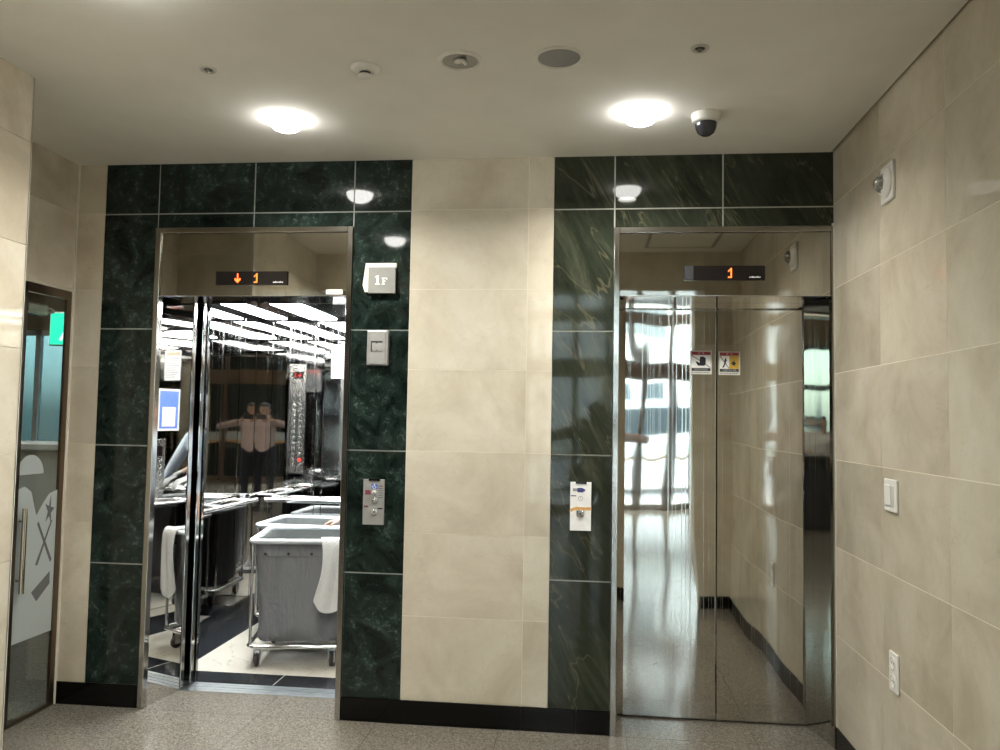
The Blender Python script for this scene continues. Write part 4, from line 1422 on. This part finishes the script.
hc_ = thing('access_hatch', 'square ceiling access hatch, mirrored in the steel over the closed doors', 'hatch', (0.67, -1.86, CEIL))
b = MB()
for x0, x1, y0, y1 in ((0.42, 0.92, -2.11, -2.09), (0.42, 0.92, -1.63, -1.61), (0.42, 0.44, -2.09, -1.63), (0.90, 0.92, -2.09, -1.63)):
    b.box(x0, x1, y0, y1, CEIL - 0.006, CEIL, 0)
b.build('frame', ['grey_plastic'], hc_)
b = MB(); b.box(0.443, 0.897, -2.087, -1.633, CEIL - 0.004, CEIL, 0); b.build('panel', ['ceiling'], hc_)

cc = thing('security_camera', 'white dome security camera with a smoked bubble on the ceiling', 'camera', (0.487, -0.520, CEIL))
c = (0.487, -0.520, CEIL)
b = MB(); b.lathe([(0.059, 0.002), (0.060, -0.010), (0.056, -0.034), (0.046, -0.040), (0.0, -0.040)], c, 'z', 40, 0, True, True); b.build('base', ['white_plastic'], cc)
b = MB(); b.lathe([(0.046, -0.0395), (0.046, -0.046), (0.043, -0.062), (0.034, -0.080), (0.019, -0.091), (0.0, -0.094)], c, 'z', 36, 0, True, True); b.build('bubble', ['smoked_dome'], cc)

# the hole for the recessed lamp: rebuild the ceiling round it
ce = bpy.data.objects['ceiling']
for hx, hy, hr in HOLES:
    cb = MB(); cb.lathe([(hr, -0.05), (hr, 0.2)], (hx, hy, CEIL), 'z', 40, 0)
    co = cb.build('cutter', ['ceiling'])
    md = ce.modifiers.new('hole', 'BOOLEAN'); md.operation = 'DIFFERENCE'; md.object = co; md.solver = 'EXACT'
    bpy.context.view_layer.update()
    me = bpy.data.meshes.new_from_object(ce.evaluated_get(bpy.context.evaluated_depsgraph_get()))
    ce.modifiers.clear(); ce.data = me
    bpy.data.objects.remove(co)

# ------------------------------------------------------------------ lobby things behind the viewer
k = 0
for lx, ly, words in ((-3.6, -4.2, 'over the reception desk'), (-0.5, -4.9, 'behind the person with the phone'), (2.2, -4.6, 'at the far side of the lobby'), (-3.6, -7.0, 'between desk and glass front'), (-0.5, -7.4, 'just inside the entrance'), (2.2, -7.2, 'in the lobby corner by the glass front')):
    t = thing('lobby_lamp', 'round lobby ceiling lamp ' + words, 'ceiling light', (lx, ly, HL), 'lobby ceiling lamps')
    b = MB(); b.lathe([(0.17, 0.0), (0.17, -0.012), (0.15, -0.02), (0.14, -0.01), (0.14, 0.0)], (lx, ly, HL), 'z', 36, 0, True, True); b.build('trim_ring', ['white_plastic'], t)
    b = MB(); b.lathe([(0.139, -0.003), (0.10, -0.015), (0.0, -0.02)], (lx, ly, HL), 'z', 36, 0, True, True); b.build('lens', ['lamp_lobby'], t)

dk = thing('reception_desk', 'dark grey reception desk mirrored in the steel at the edge of the closed elevator', 'desk', (-4.6, -6.0, 0))
M = Matrix.Translation((-4.7, -5.6, 0)) @ Matrix.Rotation(math.radians(-38), 4, 'Z')
b = MB(); b.box(-1.6, 1.6, -0.3, 0.3, 0.06, 1.0, 0, 0.01)
for k in range(6):
    b.box(-1.55 + 0.53 * k, -1.55 + 0.53 * k + 0.5, 0.3, 0.315, 0.12, 0.95, 0, 0.004)
b.xform(M); b.build('body', ['desk_front'], dk)
b = MB(); b.box(-1.68, 1.68, -0.36, 0.40, 1.0, 1.05, 0, 0.01); b.xform(M); b.build('counter_top', ['desk_top'], dk)
b = MB(); b.box(-1.58, 1.58, -0.28, 0.28, 0.0, 0.06, 0); b.xform(M); b.build('plinth', ['dark_plastic'], dk)

# ------------------------------------------------------------------ people
def finger_chain(base, d, nrm, lens, r, curl):
    pts = [Vector(base)]
    dd = Vector(d).normalized(); n = Vector(nrm).normalized()
    ax = dd.cross(n).normalized()
    for i, L in enumerate(lens):
        dd = Matrix.Rotation(curl[i], 3, ax) @ dd
        pts.append(pts[-1] + dd * L)
    return pts


def hand(caps, wrist, d, palm, thumb_side, curl=0.35, mat='skin', k=1.0):
    """palm = direction the palm faces; thumb_side = direction the thumb leaves"""
    w = Vector(wrist); d = Vector(d).normalized(); pn = Vector(palm); pn = (pn - d * pn.dot(d)).normalized()
    ts = Vector(thumb_side); ts = (ts - d * ts.dot(d) - pn * ts.dot(pn)).normalized()
    for s in (-0.024, -0.008, 0.008, 0.024):
        caps.append((w + d * 0.012 * k + ts * s * 0.7 * k, w + d * 0.082 * k + ts * s * k, 0.0125 * k, 0.0115 * k, mat, 1.0, None))
    for s, L, r, c in ((0.027, 0.070, 0.0083, curl * 0.9), (0.009, 0.078, 0.0085, curl), (-0.009, 0.072, 0.0082, curl * 1.1), (-0.026, 0.056, 0.0072, curl * 1.25)):
        pts = finger_chain(w + d * 0.084 * k + ts * s * k, d + ts * s * 3.0, -pn, [L * 0.45 * k, L * 0.32 * k, L * 0.27 * k], r, [-c, -c * 1.1, -c * 0.8])
        for i in range(3):
            caps.append((pts[i], pts[i + 1], r * k * (1 - 0.07 * i), r * k * (0.93 - 0.07 * i), mat, 1.0, None))
    t0 = w + d * 0.022 * k + ts * 0.024 * k + pn * 0.004
    t1 = t0 + (d * 0.55 + ts * 0.75 + pn * 0.25).normalized() * 0.040 * k
    t2 = t1 + (d * 0.85 + ts * 0.35 + pn * 0.30).normalized() * 0.030 * k
    t3 = t2 + (d * 0.95 + pn * 0.35).normalized() * 0.024 * k
    for a, c, r in ((t0, t1, 0.0115), (t1, t2, 0.0098), (t2, t3, 0.0088)):
        caps.append((a, c, r * k, r * 0.92 * k, mat, 1.0, None))


def person(name, label, loc, yaw, H, shirt, trousers, armL, armR, gl=('skin', 'skin'), hairlen=0.0, handcfg=(None, None), sleeve=0.45, look=0.0):
    """figure facing +y in its own frame; arms given as elbow and wrist points (own frame)"""
    t = thing(name, label, 'person', loc)
    s = H / 1.70
    R = Matrix.Translation(Vector(loc)) @ Matrix.Rotation(yaw, 4, 'Z')
    caps = []
    V = lambda x, y, z: Vector((x * s, y * s, z * s))
    A = lambda p, q, r0, r1, m, sq=1.0, side=None: caps.append((Vector(p), Vector(q), r0 * s, r1 * s, m, sq, side))
    Y = (0, 1, 0)
    for e in (-1, 1):
        A(V(0.085 * e, 0, 0.90), V(0.095 * e, 0.01, 0.50), 0.088, 0.060, trousers)
        A(V(0.095 * e, 0.01, 0.50), V(0.10 * e, -0.015, 0.10), 0.060, 0.043, trousers)
        A(V(0.10 * e, -0.02, 0.045), V(0.112 * e, 0.15, 0.032), 0.044, 0.034, 'shoe')
    A(V(-0.055, 0, 0.93), V(0.055, 0, 0.93), 0.120, 0.120, trousers, 0.85, Y)
    A(V(0, 0.0, 1.0), V(0, -0.005, 1.24), 0.150, 0.158, shirt, 0.72, Y)
    A(V(-0.06, -0.01, 1.28), V(0.06, -0.01, 1.28), 0.118, 0.118, shirt, 0.86, Y)
    A(V(-0.13, -0.015, 1.385), V(0.13, -0.015, 1.385), 0.056, 0.056, shirt)
    A(V(0, -0.01, 1.40), V(0, 0.012, 1.49), 0.056, 0.050, 'skin')
    hc = V(0, 0.025, 1.585)
    A(hc + V(0, -0.018, 0.022), hc + V(0, 0.010, 0.018), 0.084, 0.082, 'skin', 0.92, (1, 0, 0))
    A(hc + V(0, 0.012, -0.02), hc + V(0, 0.030, -0.075), 0.064, 0.036, 'skin')
    A(hc + V(0, 0.088, 0.0), hc + V(0, 0.106, -0.026), 0.009, 0.014, 'skin')
    for e in (-1, 1):
        A(hc + V(0.076 * e, -0.01, -0.012), hc + V(0.080 * e, -0.012, 0.014), 0.014, 0.017, 'skin', 0.5, (1, 0, 0))
    for e, arm, gm, hcfg in ((-1, armL, gl[0], handcfg[0]), (1, armR, gl[1], handcfg[1])):
        sh = V(0.185 * e, -0.015, 1.375)
        el, wr = Vector(arm[0]), Vector(arm[1])
        A(sh, el, 0.054, 0.042, shirt)
        mid = el.lerp(wr, sleeve)
        A(el, mid, 0.042, 0.038, shirt)
        A(el.lerp(wr, 0.2), wr, 0.034, 0.025, 'skin')
        if gm != 'skin':
            A(el.lerp(wr, 0.86), wr, 0.032, 0.030, gm)
        d, palm, th, cu = hcfg
        hand(caps, wr, d, palm, th, cu, gm, s * (1.08 if gm != 'skin' else 1.0))
    b = MB()
    for p, q, r0, r1, mt, sq, side in caps:
        b.capsule(p, q, r0, r1, 16, 0, sq, side)
    tmp = b.build('body', ['skin'])
    md = tmp.modifiers.new('r', 'REMESH'); md.mode = 'VOXEL'; md.voxel_size = 0.0060
    md = tmp.modifiers.new('s', 'SMOOTH'); md.factor = 0.5; md.iterations = 3
    bpy.context.view_layer.update()
    me = bpy.data.meshes.new_from_object(tmp.evaluated_get(bpy.context.evaluated_depsgraph_get()))
    bpy.data.objects.remove(tmp)
    names = []
    for c in caps:
        if c[4] not in names:
            names.append(c[4])
    names += ['eye', 'lips']
    me.materials.clear()
    for nmat in names:
        me.materials.append(MATS[nmat])
    segs = [(c[0], c[1] - c[0], max((c[1] - c[0]).length_squared, 1e-9), c[2], c[3], names.index(c[4])) for c in caps]
    eyes = [hc + V(0.031 * e, 0.090, 0.008) for e in (-1, 1)]
    mouth = [hc + V(x, 0.090, -0.052) for x in (-0.014, 0.0, 0.014)]
    for pgn in me.polygons:
        c = pgn.center
        best, bi = 1e9, 0
        for p0, d, L2, r0, r1, mi in segs:
            u = max(0.0, min(1.0, (c - p0).dot(d) / L2))
            dist = (c - p0 - d * u).length - (r0 + (r1 - r0) * u)
            if dist < best:
                best, bi = dist, mi
        if any((c - e).length < 0.012 * s for e in eyes):
            bi = names.index('eye')
        elif any((c - e).length < 0.010 * s for e in mouth):
            bi = names.index('lips')
        pgn.material_index = bi
        pgn.use_smooth = True
    me.transform(Matrix.Rotation(yaw, 4, 'Z'))
    ob = bpy.data.objects.new('body', me); COL.objects.link(ob); ob.parent = t
    # hair
    hb = MB()
    bb = bmesh.new(); bmesh.ops.create_icosphere(bb, subdivisions=4, radius=1)
    for v in bb.verts:
        v.co = Vector((v.co.x * 0.089, v.co.y * 0.107, v.co.z * 0.101)) * s + hc + V(0, -0.006, 0.022)
    low = -0.06 - hairlen
    dele = [v for v in bb.verts if (v.co.y - hc.y) > 0.045 * s and (v.co.z - hc.z) < 0.062 * s or (v.co.z - hc.z) < -0.075 * s or ((v.co.y - hc.y) > 0.0 and (v.co.z - hc.z) < 0.01 * s)]
    bmesh.ops.delete(bb, geom=dele, context='VERTS')
    if hairlen > 0:
        for v in bb.verts:
            if (v.co.z - hc.z) < -0.02 * s:
                v.co.z -= hairlen * s * min(1, (-(v.co.z - hc.z) / s - 0.02) / 0.05)
    bmesh.ops.recalc_face_normals(bb, faces=bb.faces)
    hb.bm(bb, 0, True)
    hb.xform(R)
    ho = hb.build('hair', ['hair'], t)
    md = ho.modifiers.new('t', 'SOLIDIFY'); md.thickness = 0.010
    return t


CAMP = Vector((0.0, -3.9284, 1.479))
CAMFIT = dict(f=805.888, yaw=0.1078, pit=0.0553, rol=-0.0168)

# the one taking the picture: both hands round the phone, elbows out
px, py = 0.10, -4.335
fx = lambda x, y, z: Vector((x - px, y - py, z))     # world -> own frame
person('person', 'person in a pale pink shirt holding up a phone, seen in the elevator mirrors', (px, py, 0), 0.0, 1.68,
       'pink_shirt', 'navy_cloth',
       (fx(-0.42, -4.27, 1.30), fx(-0.115, -4.045, 1.415)), (fx(0.62, -4.27, 1.30), fx(0.135, -4.045, 1.405)),
       handcfg=((Vector((0.45, 0.75, 0.5)), Vector((0.8, -0.5, 0)), Vector((0, -0.6, 0.8)), 0.55), (Vector((-0.45, 0.75, 0.5)), Vector((-0.8, -0.5, 0)), Vector((0, -0.6, 0.8)), 0.55)), sleeve=0.72)
ph = thing('phone', 'dark phone held up in both hands by the person in pink', 'phone', (0.0, -3.95, 1.46))
b = MB(); b.box(-0.075, 0.090, -3.960, -3.9515, 1.420, 1.500, 0, 0.004); b.build('body', ['dark_plastic'], ph)
b = MB(); b.lathe([(0.010, -3.9515), (0.010, -3.9500), (0.0, -3.9498)], (0.0, 0, 1.479), 'y', 20, 0, True); b.build('lens', ['smoked_dome'], ph)

# cleaner in the lift, mostly hidden behind the frame
qx, qy = -1.16, 1.78
T = lambda x, y, z: Vector((-(x - qx), -(y - qy), z))
person('person', 'cleaner inside the elevator, bare hand on the cart rim, white glove on the other', (qx, qy, 0), PI, 1.60,
       'grey_shirt', 'black_cloth',
       (T(-0.975, 1.60, 1.12), T(-0.965, 1.345, 1.02)), (T(-1.46, 1.66, 0.95), T(-1.640, 1.420, 0.785)),
       gl=('glove', 'skin'),
       handcfg=((T(-0.95, 1.22, 0.985) - T(-0.965, 1.345, 1.02), Vector((0, 0, -1)), Vector((1, 0, 0)), 0.35), (T(-1.74, 1.40, 0.765) - T(-1.640, 1.420, 0.785), Vector((0, 0.1, -1)), Vector((0, 1, 0.3)), 0.42)),
       hairlen=0.06, sleeve=0.30)

# receptionist
person('person', 'person in a white top standing behind the dark reception desk', (-5.35, -6.35, 0), math.radians(-40), 1.62,
       'white_paint', 'black_cloth',
       (Vector((-0.27, 0.03, 1.06)), Vector((-0.15, 0.22, 1.08))), (Vector((0.27, 0.03, 1.06)), Vector((0.15, 0.22, 1.08))),
       handcfg=((Vector((0.4, 0.9, 0)), Vector((0, 0, -1)), Vector((1, 0, 0)), 0.25), (Vector((-0.4, 0.9, 0)), Vector((0, 0, -1)), Vector((-1, 0, 0)), 0.25)), hairlen=0.10)

# ------------------------------------------------------------------ sky
W = bpy.data.worlds.new('World'); S.world = W
W.use_nodes = True
nt = W.node_tree; nt.nodes.clear()
sky = nt.nodes.new('ShaderNodeTexSky'); sky.sky_type = 'NISHITA'
sky.sun_disc = False; sky.sun_elevation = math.radians(48); sky.sun_rotation = math.radians(200); sky.air_density = 1.2; sky.dust_density = 2.5
bg = nt.nodes.new('ShaderNodeBackground'); bg.inputs[1].default_value = 2.2
ou = nt.nodes.new('ShaderNodeOutputWorld')
hs = nt.nodes.new('ShaderNodeHueSaturation'); hs.inputs['Saturation'].default_value = 0.30
nt.links.new(sky.outputs[0], hs.inputs['Color']); nt.links.new(hs.outputs[0], bg.inputs[0]); nt.links.new(bg.outputs[0], ou.inputs[0])

# ------------------------------------------------------------------ camera
rx, ry, rz = CAMFIT['pit'], CAMFIT['rol'], CAMFIT['yaw']
Rm = Matrix.Rotation(rz, 3, 'Z') @ Matrix.Rotation(rx, 3, 'X') @ Matrix.Rotation(ry, 3, 'Y')
right, fwd, up = Rm.col[0], Rm.col[1], Rm.col[2]
cam = bpy.data.cameras.new('camera'); co = bpy.data.objects.new('camera', cam); COL.objects.link(co)
mw = Matrix.Identity(4)
for i in range(3):
    mw[i][0] = right[i]; mw[i][1] = up[i]; mw[i][2] = -fwd[i]; mw[i][3] = CAMP[i]
co.matrix_world = mw
cam.sensor_width = 36.0; cam.lens = CAMFIT['f'] * 36.0 / 1000.0
cam.clip_start = 0.01; cam.clip_end = 200
S.camera = co
